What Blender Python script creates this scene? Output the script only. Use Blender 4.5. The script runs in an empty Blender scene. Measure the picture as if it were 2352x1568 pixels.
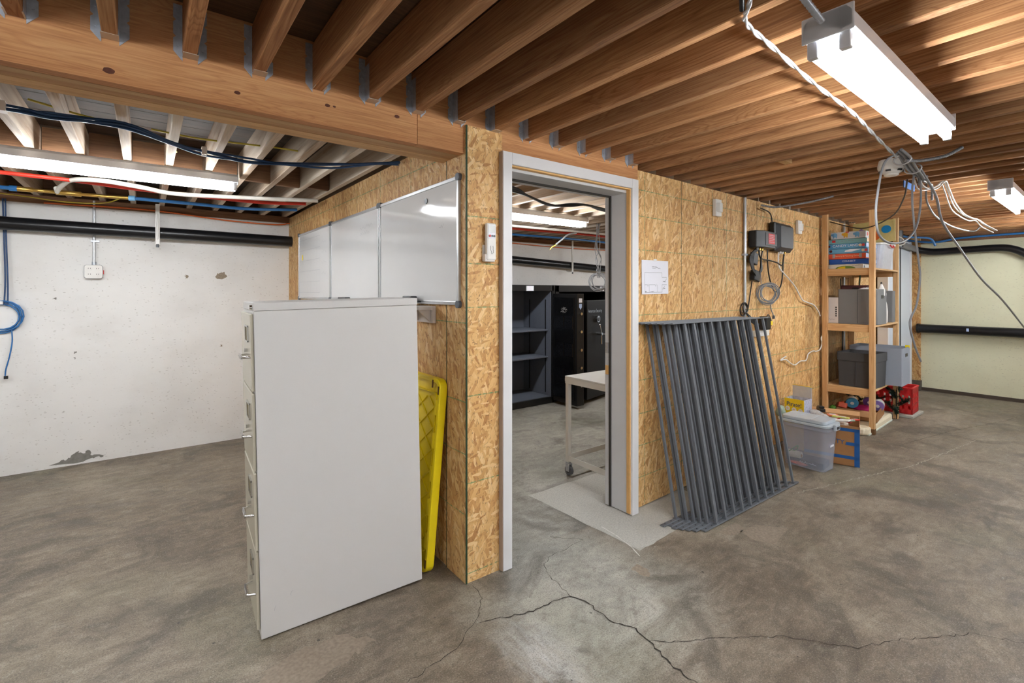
import bpy, math, random
from mathutils import Vector, Matrix, Euler
random.seed(7)
PI = math.pi
S = bpy.context.scene
C = S.collection
# ------------------------------------------------------------------ camera, world, exposure
cam_d = bpy.data.cameras.new('camera'); cam = bpy.data.objects.new('camera', cam_d); C.objects.link(cam)
cam.location = (-1.2243, -1.9903, 1.40)
cam.rotation_euler = (PI/2, 0, -math.radians(37.16))
cam_d.sensor_width = 36; cam_d.lens = 36*1109.6/2352
cam_d.shift_y = -114/2352; cam_d.clip_start = .02
S.camera = cam
w = bpy.data.worlds.new('world'); S.world = w; w.use_nodes = True
w.node_tree.nodes['Background'].inputs[0].default_value = (.9, .95, 1, 1)
w.node_tree.nodes['Background'].inputs[1].default_value = .15
S.view_settings.view_transform = 'Standard'; S.view_settings.look = 'None'
S.view_settings.gamma = 1; S.view_settings.use_curve_mapping = False
S.view_settings.exposure = 1.5
TUBE = 26.0
# ------------------------------------------------------------------ materials
def newmat(name):
    m = bpy.data.materials.new(name); m.use_nodes = True
    return m, m.node_tree.nodes, m.node_tree.links, m.node_tree.nodes['Principled BSDF']
def srgb(r, g, b):
    f = lambda c: (c/255/12.92) if c/255 <= .04045 else ((c/255+.055)/1.055)**2.4
    return (f(r), f(g), f(b), 1)
def flat(name, rgb, rough=.5, metal=0, noise=.06, scale=30, bump=0, alpha=None, trans=0):
    m, N, L, B = newmat(name)
    c = srgb(*rgb)
    tc = N.new('ShaderNodeTexCoord'); nz = N.new('ShaderNodeTexNoise'); nz.inputs['Scale'].default_value = scale
    nz.inputs['Detail'].default_value = 4
    L.new(tc.outputs['Object'], nz.inputs['Vector'])
    mx = N.new('ShaderNodeMix'); mx.data_type = 'RGBA'
    mx.inputs[6].default_value = tuple(v*(1-noise*2) for v in c[:3])+(1,)
    mx.inputs[7].default_value = tuple(min(1, v*(1+noise*2)) for v in c[:3])+(1,)
    L.new(nz.outputs['Fac'], mx.inputs[0]); L.new(mx.outputs[2], B.inputs['Base Color'])
    B.inputs['Roughness'].default_value = rough; B.inputs['Metallic'].default_value = metal
    if bump:
        bp = N.new('ShaderNodeBump'); bp.inputs['Strength'].default_value = bump; bp.inputs['Distance'].default_value = .004
        L.new(nz.outputs['Fac'], bp.inputs['Height']); L.new(bp.outputs[0], B.inputs['Normal'])
    if alpha is not None: B.inputs['Alpha'].default_value = alpha
    if trans: B.inputs['Transmission Weight'].default_value = trans; B.inputs['IOR'].default_value = 1.15
    return m
def M2(N, L, op, a, b, clamp=False):
    n = N.new('ShaderNodeMath'); n.operation = op; n.use_clamp = clamp
    for i, v in enumerate((a, b)):
        if v is None: continue
        if isinstance(v, (int, float)): n.inputs[i].default_value = v
        else: L.new(v, n.inputs[i])
    return n.outputs[0]
def mixc(N, L, f, a, b, bt='MIX'):
    n = N.new('ShaderNodeMix'); n.data_type = 'RGBA'; n.blend_type = bt
    for i, v in ((0, f), (6, a), (7, b)):
        if isinstance(v, (int, float)): n.inputs[i].default_value = v
        elif isinstance(v, tuple): n.inputs[i].default_value = v
        else: L.new(v, n.inputs[i])
    return n.outputs[2]
def mapping(N, L, src, scale=(1, 1, 1), rot=(0, 0, 0), loc=(0, 0, 0)):
    n = N.new('ShaderNodeMapping'); L.new(src, n.inputs['Vector'])
    n.inputs['Scale'].default_value = scale; n.inputs['Rotation'].default_value = rot; n.inputs['Location'].default_value = loc
    return n.outputs[0]
def noise(N, L, vec, scale, detail=4, rough=.55, dist=0):
    n = N.new('ShaderNodeTexNoise'); n.inputs['Scale'].default_value = scale; n.inputs['Detail'].default_value = detail
    n.inputs['Roughness'].default_value = rough; n.inputs['Distortion'].default_value = dist
    L.new(vec, n.inputs['Vector']); return n
def ramp(N, L, fac, stops, interp='LINEAR'):
    r = N.new('ShaderNodeValToRGB'); r.color_ramp.interpolation = interp
    e = r.color_ramp.elements
    while len(e) < len(stops): e.new(.5)
    for i, (p, c) in enumerate(stops):
        e[i].position = p; e[i].color = c if isinstance(c, tuple) else (c, c, c, 1)
    L.new(fac, r.inputs[0]); return r.outputs[0]

def osb(name, axis, hl, vl, tone=1.0, strong=(), spread=1.0):
    """oriented strand board; axis = index of the horizontal coordinate, hl/vl = green line heights / positions"""
    m, N, L, B = newmat(name)
    tc = N.new('ShaderNodeTexCoord'); sp = N.new('ShaderNodeSeparateXYZ'); L.new(tc.outputs['Object'], sp.inputs[0])
    u = sp.outputs[axis]; v = sp.outputs[2]
    cb = N.new('ShaderNodeCombineXYZ'); L.new(u, cb.inputs[0]); L.new(v, cb.inputs[1])
    base = cb.outputs[0]
    wob = noise(N, L, base, 9, 2)
    vm = N.new('ShaderNodeVectorMath'); vm.operation = 'MULTIPLY_ADD'
    L.new(wob.outputs['Color'], vm.inputs[0]); vm.inputs[1].default_value = (.02, .02, 0); L.new(base, vm.inputs[2])
    P = vm.outputs[0]
    cols = []; edges = []
    for k, (ang, su, sv) in enumerate(((.10, 66, 11), (-.26*spread, 78, 13), (.34*spread, 60, 12), (.9*spread, 84, 24))):
        mp = mapping(N, L, P, (1, 1, 1), (0, 0, ang), (k*3.3, k*1.7, 0))
        mp = mapping(N, L, mp, (su, sv, 1))
        vo = N.new('ShaderNodeTexVoronoi'); vo.voronoi_dimensions = '2D'; vo.inputs['Scale'].default_value = 1
        L.new(mp, vo.inputs['Vector'])
        s = N.new('ShaderNodeSeparateColor'); L.new(vo.outputs['Color'], s.inputs[0]); cols.append(s)
        ve = N.new('ShaderNodeTexVoronoi'); ve.voronoi_dimensions = '2D'; ve.feature = 'DISTANCE_TO_EDGE'; ve.inputs['Scale'].default_value = 1
        L.new(mp, ve.inputs['Vector']); edges.append(M2(N, L, 'LESS_THAN', ve.outputs['Distance'], .035))
    val = cols[0].outputs[0]; ed = edges[0]
    for k, th in ((1, .45), (2, .6), (3, .8)):
        msk = M2(N, L, 'GREATER_THAN', cols[k].outputs[1], th)
        n = N.new('ShaderNodeMix'); L.new(msk, n.inputs[0]); L.new(val, n.inputs[2]); L.new(cols[k].outputs[0], n.inputs[3]); val = n.outputs[0]
        n = N.new('ShaderNodeMix'); L.new(msk, n.inputs[0]); L.new(ed, n.inputs[2]); L.new(edges[k], n.inputs[3]); ed = n.outputs[0]
    fib = noise(N, L, mapping(N, L, base, (260, 22, 1)), 1, 3)
    val2 = M2(N, L, 'ADD', M2(N, L, 'MULTIPLY', val, .72), M2(N, L, 'MULTIPLY', fib.outputs['Fac'], .28))
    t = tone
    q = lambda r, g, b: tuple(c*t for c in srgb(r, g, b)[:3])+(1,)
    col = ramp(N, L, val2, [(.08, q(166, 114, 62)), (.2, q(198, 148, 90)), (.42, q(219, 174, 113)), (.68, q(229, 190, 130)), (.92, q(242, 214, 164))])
    big = noise(N, L, base, 1.6, 3)
    col = mixc(N, L, ramp(N, L, big.outputs['Fac'], [(.35, .0), (.75, .4)]), col, q(240, 206, 150), 'MULTIPLY')
    brk = noise(N, L, base, 35, 2)
    edm = M2(N, L, 'MULTIPLY', ed, ramp(N, L, brk.outputs['Fac'], [(.45, 0.), (.62, .8)]))
    col = mixc(N, L, edm, col, q(120, 78, 42))
    pit = N.new('ShaderNodeTexVoronoi'); pit.voronoi_dimensions = '2D'; pit.inputs['Scale'].default_value = 1
    L.new(mapping(N, L, mapping(N, L, P, (1, 1, 1), (0, 0, .35)), (95, 20, 1)), pit.inputs['Vector'])
    pm = M2(N, L, 'MULTIPLY', M2(N, L, 'LESS_THAN', pit.outputs['Distance'], .13), M2(N, L, 'GREATER_THAN', brk.outputs['Fac'], .5))
    col = mixc(N, L, M2(N, L, 'MULTIPLY', pm, .55), col, q(88, 52, 28))
    # green chalk lines
    msk = None
    fine = noise(N, L, base, 14, 2)
    uu = M2(N, L, 'ADD', u, M2(N, L, 'MULTIPLY', M2(N, L, 'SUBTRACT', fine.outputs['Fac'], .5), .004))
    vv = M2(N, L, 'ADD', v, M2(N, L, 'MULTIPLY', M2(N, L, 'SUBTRACT', fine.outputs['Fac'], .5), .004))
    for lst, co in ((hl, vv), (vl, uu)):
        for p in lst:
            a = M2(N, L, 'LESS_THAN', M2(N, L, 'ABSOLUTE', M2(N, L, 'SUBTRACT', co, p), None), .0026)
            msk = a if msk is None else M2(N, L, 'MAXIMUM', msk, a)
    lf = noise(N, L, base, 60, 2)
    msk = M2(N, L, 'MULTIPLY', msk, ramp(N, L, lf.outputs['Fac'], [(.38, .15), (.55, .85)]))
    col = mixc(N, L, msk, col, srgb(84, 140, 92))
    for p in strong:
        a = M2(N, L, 'LESS_THAN', M2(N, L, 'ABSOLUTE', M2(N, L, 'SUBTRACT', u, p), None), .003)
        col = mixc(N, L, M2(N, L, 'MULTIPLY', a, .85), col, srgb(36, 66, 36))
    if name == 'osb_door_wall':   # dark glue stains and bare scuffs by the shelf
        x0 = M2(N, L, 'SUBTRACT', u, 4.05)
        g = M2(N, L, 'MULTIPLY', M2(N, L, 'GREATER_THAN', x0, 0), M2(N, L, 'LESS_THAN', x0, 1.3))
        st = noise(N, L, mapping(N, L, base, (1.2, .7, 1)), 2.2, 5)
        g = M2(N, L, 'MULTIPLY', g, ramp(N, L, st.outputs['Fac'], [(.45, 0.), (.62, .55)]))
        g = M2(N, L, 'MULTIPLY', g, ramp(N, L, M2(N, L, 'MULTIPLY', v, .5), [(.86, 1.), (.93, 0.)]))
        col = mixc(N, L, g, col, q(104, 74, 46), 'MIX')
    L.new(col, B.inputs['Base Color']); B.inputs['Roughness'].default_value = .62
    bp = N.new('ShaderNodeBump'); bp.inputs['Strength'].default_value = .35; bp.inputs['Distance'].default_value = .002
    L.new(val2, bp.inputs['Height']); L.new(bp.outputs[0], B.inputs['Normal'])
    return m

def wood(name, dark, mid, light, axis=1, ring=1.0, rough=.8, var=.35, knots=.5, white=0):
    """sawn lumber, grain along axis of the object's own coordinates"""
    m, N, L, B = newmat(name)
    tc = N.new('ShaderNodeTexCoord'); oi = N.new('ShaderNodeObjectInfo')
    off = N.new('ShaderNodeVectorMath'); off.operation = 'MULTIPLY_ADD'
    cc = N.new('ShaderNodeCombineXYZ'); L.new(oi.outputs['Random'], cc.inputs[0]); L.new(oi.outputs['Random'], cc.inputs[1]); L.new(oi.outputs['Random'], cc.inputs[2])
    L.new(cc.outputs[0], off.inputs[0]); off.inputs[1].default_value = (17, 31, 23); L.new(tc.outputs['Object'], off.inputs[2])
    sc = [9, 9, 9]; sc[axis] = .32
    v = mapping(N, L, off.outputs[0], tuple(sc))
    kn = N.new('ShaderNodeTexVoronoi'); kn.inputs['Scale'].default_value = 1
    ks = [5, 5, 5]; ks[axis] = 1.5
    L.new(mapping(N, L, off.outputs[0], tuple(ks)), kn.inputs['Vector'])
    kd = kn.outputs['Distance']
    pull = ramp(N, L, kd, [(.0, 1.), (.32, 0.)])
    n1 = noise(N, L, v, 1.0, 3, .5, .3)
    rings = M2(N, L, 'MULTIPLY', M2(N, L, 'ADD', n1.outputs['Fac'], M2(N, L, 'MULTIPLY', pull, .35*knots)), 26*ring)
    fr = M2(N, L, 'FRACT', rings, None)
    rg = ramp(N, L, fr, [(0, .55), (.55, .42), (.9, .82), (1, .55)])
    fs = [160, 160, 160]; fs[axis] = 5
    fine = noise(N, L, mapping(N, L, off.outputs[0], tuple(fs)), 1, 3)
    t = M2(N, L, 'ADD', M2(N, L, 'MULTIPLY', rg, .38), M2(N, L, 'MULTIPLY', fine.outputs['Fac'], .5))
    col = ramp(N, L, t, [(.28, srgb(*light)), (.5, srgb(*mid)), (.75, srgb(*dark))])
    km = ramp(N, L, kd, [(.0, 1.), (.055, .9), (.075, 0.)])
    s = N.new('ShaderNodeSeparateColor'); L.new(kn.outputs['Color'], s.inputs[0])
    km = M2(N, L, 'MULTIPLY', km, M2(N, L, 'GREATER_THAN', s.outputs[0], 1-knots))
    col = mixc(N, L, km, col, srgb(*[int(c*.42) for c in dark]))
    pat = noise(N, L, mapping(N, L, off.outputs[0], tuple(.6*a for a in sc)), .7, 3)
    col = mixc(N, L, ramp(N, L, pat.outputs['Fac'], [(.4, 0.), (.7, .5)]), col, srgb(*mid), 'MULTIPLY')
    hv = N.new('ShaderNodeHueSaturation')
    L.new(M2(N, L, 'ADD', M2(N, L, 'MULTIPLY', oi.outputs['Random'], var), 1-var/2), hv.inputs['Value'])
    L.new(col, hv.inputs['Color']); col = hv.outputs[0]
    if white:
        wn = noise(N, L, mapping(N, L, off.outputs[0], tuple(.9*a for a in sc)), 1.3, 5)
        col = mixc(N, L, ramp(N, L, wn.outputs['Fac'], [(.5-white*.35, .9), (.62, .15)]), col, srgb(216, 204, 188))
    L.new(col, B.inputs['Base Color']); B.inputs['Roughness'].default_value = rough
    bp = N.new('ShaderNodeBump'); bp.inputs['Strength'].default_value = .2; bp.inputs['Distance'].default_value = .002
    L.new(fine.outputs['Fac'], bp.inputs['Height']); L.new(bp.outputs[0], B.inputs['Normal'])
    return m

def concrete_floor():
    m, N, L, B = newmat('worn_concrete')
    tc = N.new('ShaderNodeTexCoord'); o = tc.outputs['Object']
    sp = N.new('ShaderNodeSeparateXYZ'); L.new(o, sp.inputs[0])
    n1 = noise(N, L, o, 1.1, 6, .6, .6); n2 = noise(N, L, mapping(N, L, o, (1.2, 2.6, 1), (0, 0, .5)), 3.0, 8, .68, 1.2); n3 = noise(N, L, o, 55, 5, .7)
    n4 = noise(N, L, mapping(N, L, o, (1, 3.2, 1), (0, 0, -.35)), 5, 6, .7, .8)
    t = M2(N, L, 'ADD', M2(N, L, 'MULTIPLY', n1.outputs['Fac'], .42), M2(N, L, 'MULTIPLY', n2.outputs['Fac'], .38))
    t = M2(N, L, 'ADD', t, M2(N, L, 'MULTIPLY', n4.outputs['Fac'], .2))
    brown = ramp(N, L, t, [(.36, srgb(84, 73, 61)), (.45, srgb(112, 99, 84)), (.52, srgb(136, 123, 106)), (.61, srgb(164, 151, 133))])
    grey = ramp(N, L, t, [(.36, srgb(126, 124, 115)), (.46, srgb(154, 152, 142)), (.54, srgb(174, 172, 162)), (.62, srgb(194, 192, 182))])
    # paler grey area about the doorway and in the back room
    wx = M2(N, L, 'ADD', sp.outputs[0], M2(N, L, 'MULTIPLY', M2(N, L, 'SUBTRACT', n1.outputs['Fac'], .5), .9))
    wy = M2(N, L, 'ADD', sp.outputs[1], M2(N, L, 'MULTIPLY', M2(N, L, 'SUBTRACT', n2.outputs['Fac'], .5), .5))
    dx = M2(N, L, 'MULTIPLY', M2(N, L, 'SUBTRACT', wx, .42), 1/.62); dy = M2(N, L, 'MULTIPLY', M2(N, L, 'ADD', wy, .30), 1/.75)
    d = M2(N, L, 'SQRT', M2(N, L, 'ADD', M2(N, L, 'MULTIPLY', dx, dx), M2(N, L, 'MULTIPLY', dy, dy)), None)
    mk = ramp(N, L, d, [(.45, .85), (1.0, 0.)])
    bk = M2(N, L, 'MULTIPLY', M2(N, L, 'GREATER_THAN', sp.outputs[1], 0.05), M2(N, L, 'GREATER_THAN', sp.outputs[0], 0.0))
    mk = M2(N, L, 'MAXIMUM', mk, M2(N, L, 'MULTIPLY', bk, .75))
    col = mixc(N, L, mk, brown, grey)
    # chalky pale scour in front of the doorway
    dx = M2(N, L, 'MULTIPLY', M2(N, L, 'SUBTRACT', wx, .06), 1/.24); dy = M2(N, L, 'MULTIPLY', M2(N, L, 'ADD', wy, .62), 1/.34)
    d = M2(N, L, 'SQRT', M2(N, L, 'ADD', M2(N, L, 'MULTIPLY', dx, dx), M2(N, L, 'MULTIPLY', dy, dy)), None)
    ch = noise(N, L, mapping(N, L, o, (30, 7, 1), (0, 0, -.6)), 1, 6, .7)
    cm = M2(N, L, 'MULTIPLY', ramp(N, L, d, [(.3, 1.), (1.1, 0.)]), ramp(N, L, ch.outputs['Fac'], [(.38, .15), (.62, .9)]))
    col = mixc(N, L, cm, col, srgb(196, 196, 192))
    # greenish and dark stains
    gs = noise(N, L, o, .9, 3, .5, .4)
    col = mixc(N, L, ramp(N, L, gs.outputs['Fac'], [(.56, 0.), (.7, .35)]), col, srgb(118, 120, 92))
    ds = noise(N, L, mapping(N, L, o, (1, 1, 1), (0, 0, 0), (4, 9, 0)), 2.1, 5, .6, 1.0)
    col = mixc(N, L, ramp(N, L, ds.outputs['Fac'], [(.52, 0.), (.64, .6)]), col, srgb(76, 68, 58))
    col = mixc(N, L, ramp(N, L, n3.outputs['Fac'], [(.3, .3), (.5, 0.)]), col, srgb(70, 64, 58))
    vo = N.new('ShaderNodeTexVoronoi'); vo.inputs['Scale'].default_value = 9; L.new(o, vo.inputs['Vector'])
    s = N.new('ShaderNodeSeparateColor'); L.new(vo.outputs['Color'], s.inputs[0])
    dot = M2(N, L, 'MULTIPLY', M2(N, L, 'LESS_THAN', vo.outputs['Distance'], .055), M2(N, L, 'GREATER_THAN', s.outputs[0], .8))
    col = mixc(N, L, M2(N, L, 'MULTIPLY', dot, .75), col, srgb(42, 38, 34))
    dot = M2(N, L, 'MULTIPLY', M2(N, L, 'LESS_THAN', vo.outputs['Distance'], .045), M2(N, L, 'LESS_THAN', s.outputs[0], .12))
    col = mixc(N, L, M2(N, L, 'MULTIPLY', dot, .6), col, srgb(200, 196, 188))
    n5 = noise(N, L, o, 18, 8, .75, .5); n6 = noise(N, L, o, 170, 3, .8)
    col = mixc(N, L, ramp(N, L, n5.outputs['Fac'], [(.54, 0.), (.68, .32)]), col, srgb(186, 178, 162))
    col = mixc(N, L, ramp(N, L, n5.outputs['Fac'], [(.32, .45), (.47, 0.)]), col, srgb(78, 70, 60))
    col = mixc(N, L, ramp(N, L, n6.outputs['Fac'], [(.36, .55), (.5, 0.)]), col, srgb(70, 64, 56))
    col = mixc(N, L, ramp(N, L, n6.outputs['Fac'], [(.55, 0.), (.7, .4)]), col, srgb(206, 200, 188))
    L.new(col, B.inputs['Base Color'])
    L.new(ramp(N, L, n2.outputs['Fac'], [(.3, .42), (.7, .72)]), B.inputs['Roughness'])
    bp = N.new('ShaderNodeBump'); bp.inputs['Strength'].default_value = .25; bp.inputs['Distance'].default_value = .003
    L.new(M2(N, L, 'ADD', n3.outputs['Fac'], n2.outputs['Fac']), bp.inputs['Height']); L.new(bp.outputs[0], B.inputs['Normal'])
    return m

def painted_wall(name, rgb, pits=1.0):
    m, N, L, B = newmat(name)
    tc = N.new('ShaderNodeTexCoord'); o = tc.outputs['Object']
    n1 = noise(N, L, o, 1.2, 5); n2 = noise(N, L, mapping(N, L, o, (1, 1, 1.6)), 2.4, 5, .6)
    c = srgb(*rgb); k = lambda f, g=1: (c[0]*f, c[1]*f*g, c[2]*f*g*g, 1)
    col = ramp(N, L, M2(N, L, 'ADD', M2(N, L, 'MULTIPLY', n1.outputs['Fac'], .5), M2(N, L, 'MULTIPLY', n2.outputs['Fac'], .5)),
               [(.35, k(.93, .99)), (.5, k(1.0)), (.65, k(1.03))])
    for sx, sc, th, rot in ((2.4, 30, .17, 0), (1.6, 60, .2, .4)):
        vo = N.new('ShaderNodeTexVoronoi'); vo.inputs['Scale'].default_value = sc
        L.new(mapping(N, L, o, (.6, .6, sx), (0, rot*.2, 0)), vo.inputs['Vector'])
        s = N.new('ShaderNodeSeparateColor'); L.new(vo.outputs['Color'], s.inputs[0])
        msk = M2(N, L, 'MULTIPLY', M2(N, L, 'LESS_THAN', vo.outputs['Distance'], th), M2(N, L, 'GREATER_THAN', s.outputs[0], .76))
        reg = noise(N, L, o, 1.7, 3)
        msk = M2(N, L, 'MULTIPLY', msk, ramp(N, L, reg.outputs['Fac'], [(.35, .1), (.6, .6*pits)]))
        col = mixc(N, L, msk, col, k(.42, .92))
    L.new(col, B.inputs['Base Color']); B.inputs['Roughness'].default_value = .75
    bp = N.new('ShaderNodeBump'); bp.inputs['Strength'].default_value = .35; bp.inputs['Distance'].default_value = .004
    L.new(n2.outputs['Fac'], bp.inputs['Height']); L.new(bp.outputs[0], B.inputs['Normal'])
    return m

FIR = wood('reddish_fir', (108, 72, 46), (164, 116, 74), (200, 156, 108), axis=1, ring=1.0, var=.55)
FIRB = wood('fir_beam_face', (160, 106, 66), (196, 142, 94), (218, 170, 118), axis=0, ring=1.2, knots=.8, var=.1)
PLY = wood('laminated_beam_edge', (164, 122, 80), (198, 156, 108), (218, 180, 132), axis=0, ring=.5, knots=0, var=.3)
PALE = wood('pale_lumber', (118, 88, 62), (158, 126, 94), (192, 164, 130), axis=1, white=.36)  # paler than the front joists, with random off-white blotches
PINE = wood('pine_post', (178, 132, 84), (212, 170, 118), (232, 198, 150), axis=2, ring=.7, var=.15)
PINEX = wood('pine_board', (184, 140, 92), (216, 176, 124), (236, 204, 156), axis=1, ring=.7, var=.12)
DECK = wood('subfloor_sheathing', (66, 46, 30), (94, 68, 44), (118, 88, 58), axis=0, ring=.6, knots=.4, var=.1)
DECKO = wood('aged_sheathing', (44, 33, 23), (64, 49, 35), (84, 66, 48), axis=0, ring=.6, knots=.4, var=.1)
SILL = wood('sill_plate', (96, 66, 44), (126, 90, 62), (150, 112, 80), axis=0, ring=.6, knots=.2)
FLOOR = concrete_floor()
PATCH = flat('pale_concrete_patch', (182, 180, 172), .8, noise=.2, scale=110, bump=.3)
PATCHB = flat('pinkish_concrete_patch', (148, 134, 118), .8, noise=.25, scale=70, bump=.3)
CRACK = flat('crack_dark', (58, 52, 46), .9)
CHALK = flat('chalk_line', (214, 212, 206), .9)
WHITEW = painted_wall('white_painted_concrete', (236, 235, 233))
CREAM = painted_wall('cream_painted_concrete', (222, 220, 190), .8)
GYP = painted_wall('plain_plaster', (215, 213, 208), .3)
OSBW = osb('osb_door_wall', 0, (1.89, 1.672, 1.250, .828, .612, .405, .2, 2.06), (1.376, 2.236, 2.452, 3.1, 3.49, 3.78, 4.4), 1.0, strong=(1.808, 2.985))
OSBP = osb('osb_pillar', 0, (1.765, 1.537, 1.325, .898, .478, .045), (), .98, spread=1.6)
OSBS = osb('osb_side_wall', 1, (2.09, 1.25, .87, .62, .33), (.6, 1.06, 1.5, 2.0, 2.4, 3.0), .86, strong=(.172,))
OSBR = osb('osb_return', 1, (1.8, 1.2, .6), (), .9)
GREENEDGE = flat('green_panel_edge', (34, 62, 38), .7)
TRIMW = flat('white_trim_paint', (226, 226, 228), .45, noise=.03, scale=8)
JAMBG = flat('grey_white_jamb_paint', (214, 216, 220), .4, noise=.02, scale=4)
TAN = flat('bare_wood_strip', (226, 178, 112), .6, noise=.08)
DARKS = flat('dark_weatherstrip', (58, 54, 50), .8)
GALV = flat('galvanised_steel', (186, 192, 202), .42, metal=.6, noise=.18, scale=60)
GALVW = flat('bright_conduit', (196, 200, 204), .35, metal=.7, noise=.05)
CHROME = flat('chrome', (215, 215, 215), .15, metal=1, noise=.02)
BLACK = flat('black_plastic', (22, 23, 25), .4)
BLACKG = flat('black_pipe', (24, 25, 28), .28)
DGREY = flat('dark_grey_plastic', (62, 64, 68), .45)
FIXT = flat('white_enamel', (222, 224, 230), .35, noise=.02)
CAB = flat('putty_steel', (212, 210, 208), .42, noise=.015, scale=300)
CABF = flat('putty_drawer_front', (196, 190, 172), .22, noise=.01)
YEL = flat('yellow_plastic', (240, 214, 16), .4, noise=.04)
WB = flat('whiteboard_face', (226, 227, 228), .07, noise=.01, scale=3)
ALU = flat('aluminium', (205, 207, 210), .3, metal=.6)
GREYC = flat('corner_cap_grey', (92, 98, 106), .4)
INK = flat('faint_marker', (168, 170, 174), .6)
INKD = flat('pen_ink', (48, 50, 60), .7)
PAPER = flat('paper', (236, 236, 244), .7, noise=.01)
WPL = flat('white_plastic', (232, 230, 226), .35, noise=.01)
WPL2 = flat('off_white_plastic', (222, 214, 208), .4, noise=.01)
RED = flat('red_plastic', (206, 40, 42), .4)
REDL = flat('red_label', (214, 70, 70), .5)
ORANGE = flat('orange', (232, 110, 44), .5)
BLUE = flat('blue_tube', (46, 110, 172), .35)
BLUED = flat('dark_blue_cable', (30, 66, 112), .45)
REDT = flat('red_tube', (226, 62, 44), .35)
WTUBE = flat('white_tube', (226, 222, 214), .35)
BRASS = flat('brass', (196, 160, 84), .3, metal=.8)
GREYCAB = flat('grey_cable', (150, 152, 156), .5)
YCAB = flat('yellow_cable', (206, 188, 70), .5)
ARMOR = flat('armoured_cable', (160, 164, 170), .35, metal=.5, noise=.5, scale=130)
GUN = flat('grey_powder_coat', (108, 112, 118), .42, noise=.05)
FABG = flat('grey_fabric', (122, 122, 122), .95, noise=.1, scale=400, bump=.4)
FABL = flat('light_grey_fabric', (150, 156, 166), .95, noise=.08, scale=400, bump=.4)
FABD = flat('charcoal_fabric', (74, 74, 76), .95, noise=.1, scale=400, bump=.4)
SAFEB = flat('black_safe_paint', (11, 12, 14), .5, noise=.1)
CARPET = flat('grey_speckled_felt', (92, 98, 110), .95, noise=.35, scale=500)
CARDB = flat('cardboard', (170, 122, 76), .85, noise=.05)
CARDL = flat('cardboard_inside', (190, 146, 100), .85, noise=.05)
TAPE = flat('blue_tape', (22, 92, 160), .5)
CREAMF = flat('cream_board', (234, 222, 194), .7, noise=.03)
CLEAR = flat('frosted_clear_plastic', (200, 206, 222), .35, alpha=.30)
LIDG = flat('pale_blue_grey_lid', (186, 196, 204), .4)
GREEN = flat('green_plastic', (96, 160, 60), .5)
NEEDLE = flat('fir_needles', (34, 58, 44), .8, noise=.3)
TEAL = flat('box_teal', (96, 150, 160), .5)
LBLUE = flat('box_light_blue', (110, 170, 214), .5)
BBLUE = flat('box_blue', (28, 92, 176), .45)
LILAC = flat('box_end_lilac', (176, 196, 232), .5)
PEACH = flat('box_end_peach', (238, 208, 176), .5)
MAROON = flat('maroon_plastic', (84, 40, 42), .5)
PURPLE = flat('purple_plastic', (120, 84, 150), .4)
MAGENTA = flat('magenta_fabric', (176, 20, 92), .7)
PLYB = flat('puzzle_plywood', (206, 186, 120), .6)
CAMO = flat('mottled_roll', (96, 88, 80), .8, noise=.6, scale=25)
GBLOCK = flat('grey_cement_block', (176, 176, 166), .85, noise=.08)
def emis(name, col, s):
    m, N, L, B = newmat(name)
    B.inputs['Base Color'].default_value = (.9, .9, .9, 1)
    B.inputs['Emission Color'].default_value = col; B.inputs['Emission Strength'].default_value = s
    return m
TUBEM = emis('lit_tube', (.955, .985, 1, 1), TUBE)

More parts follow.
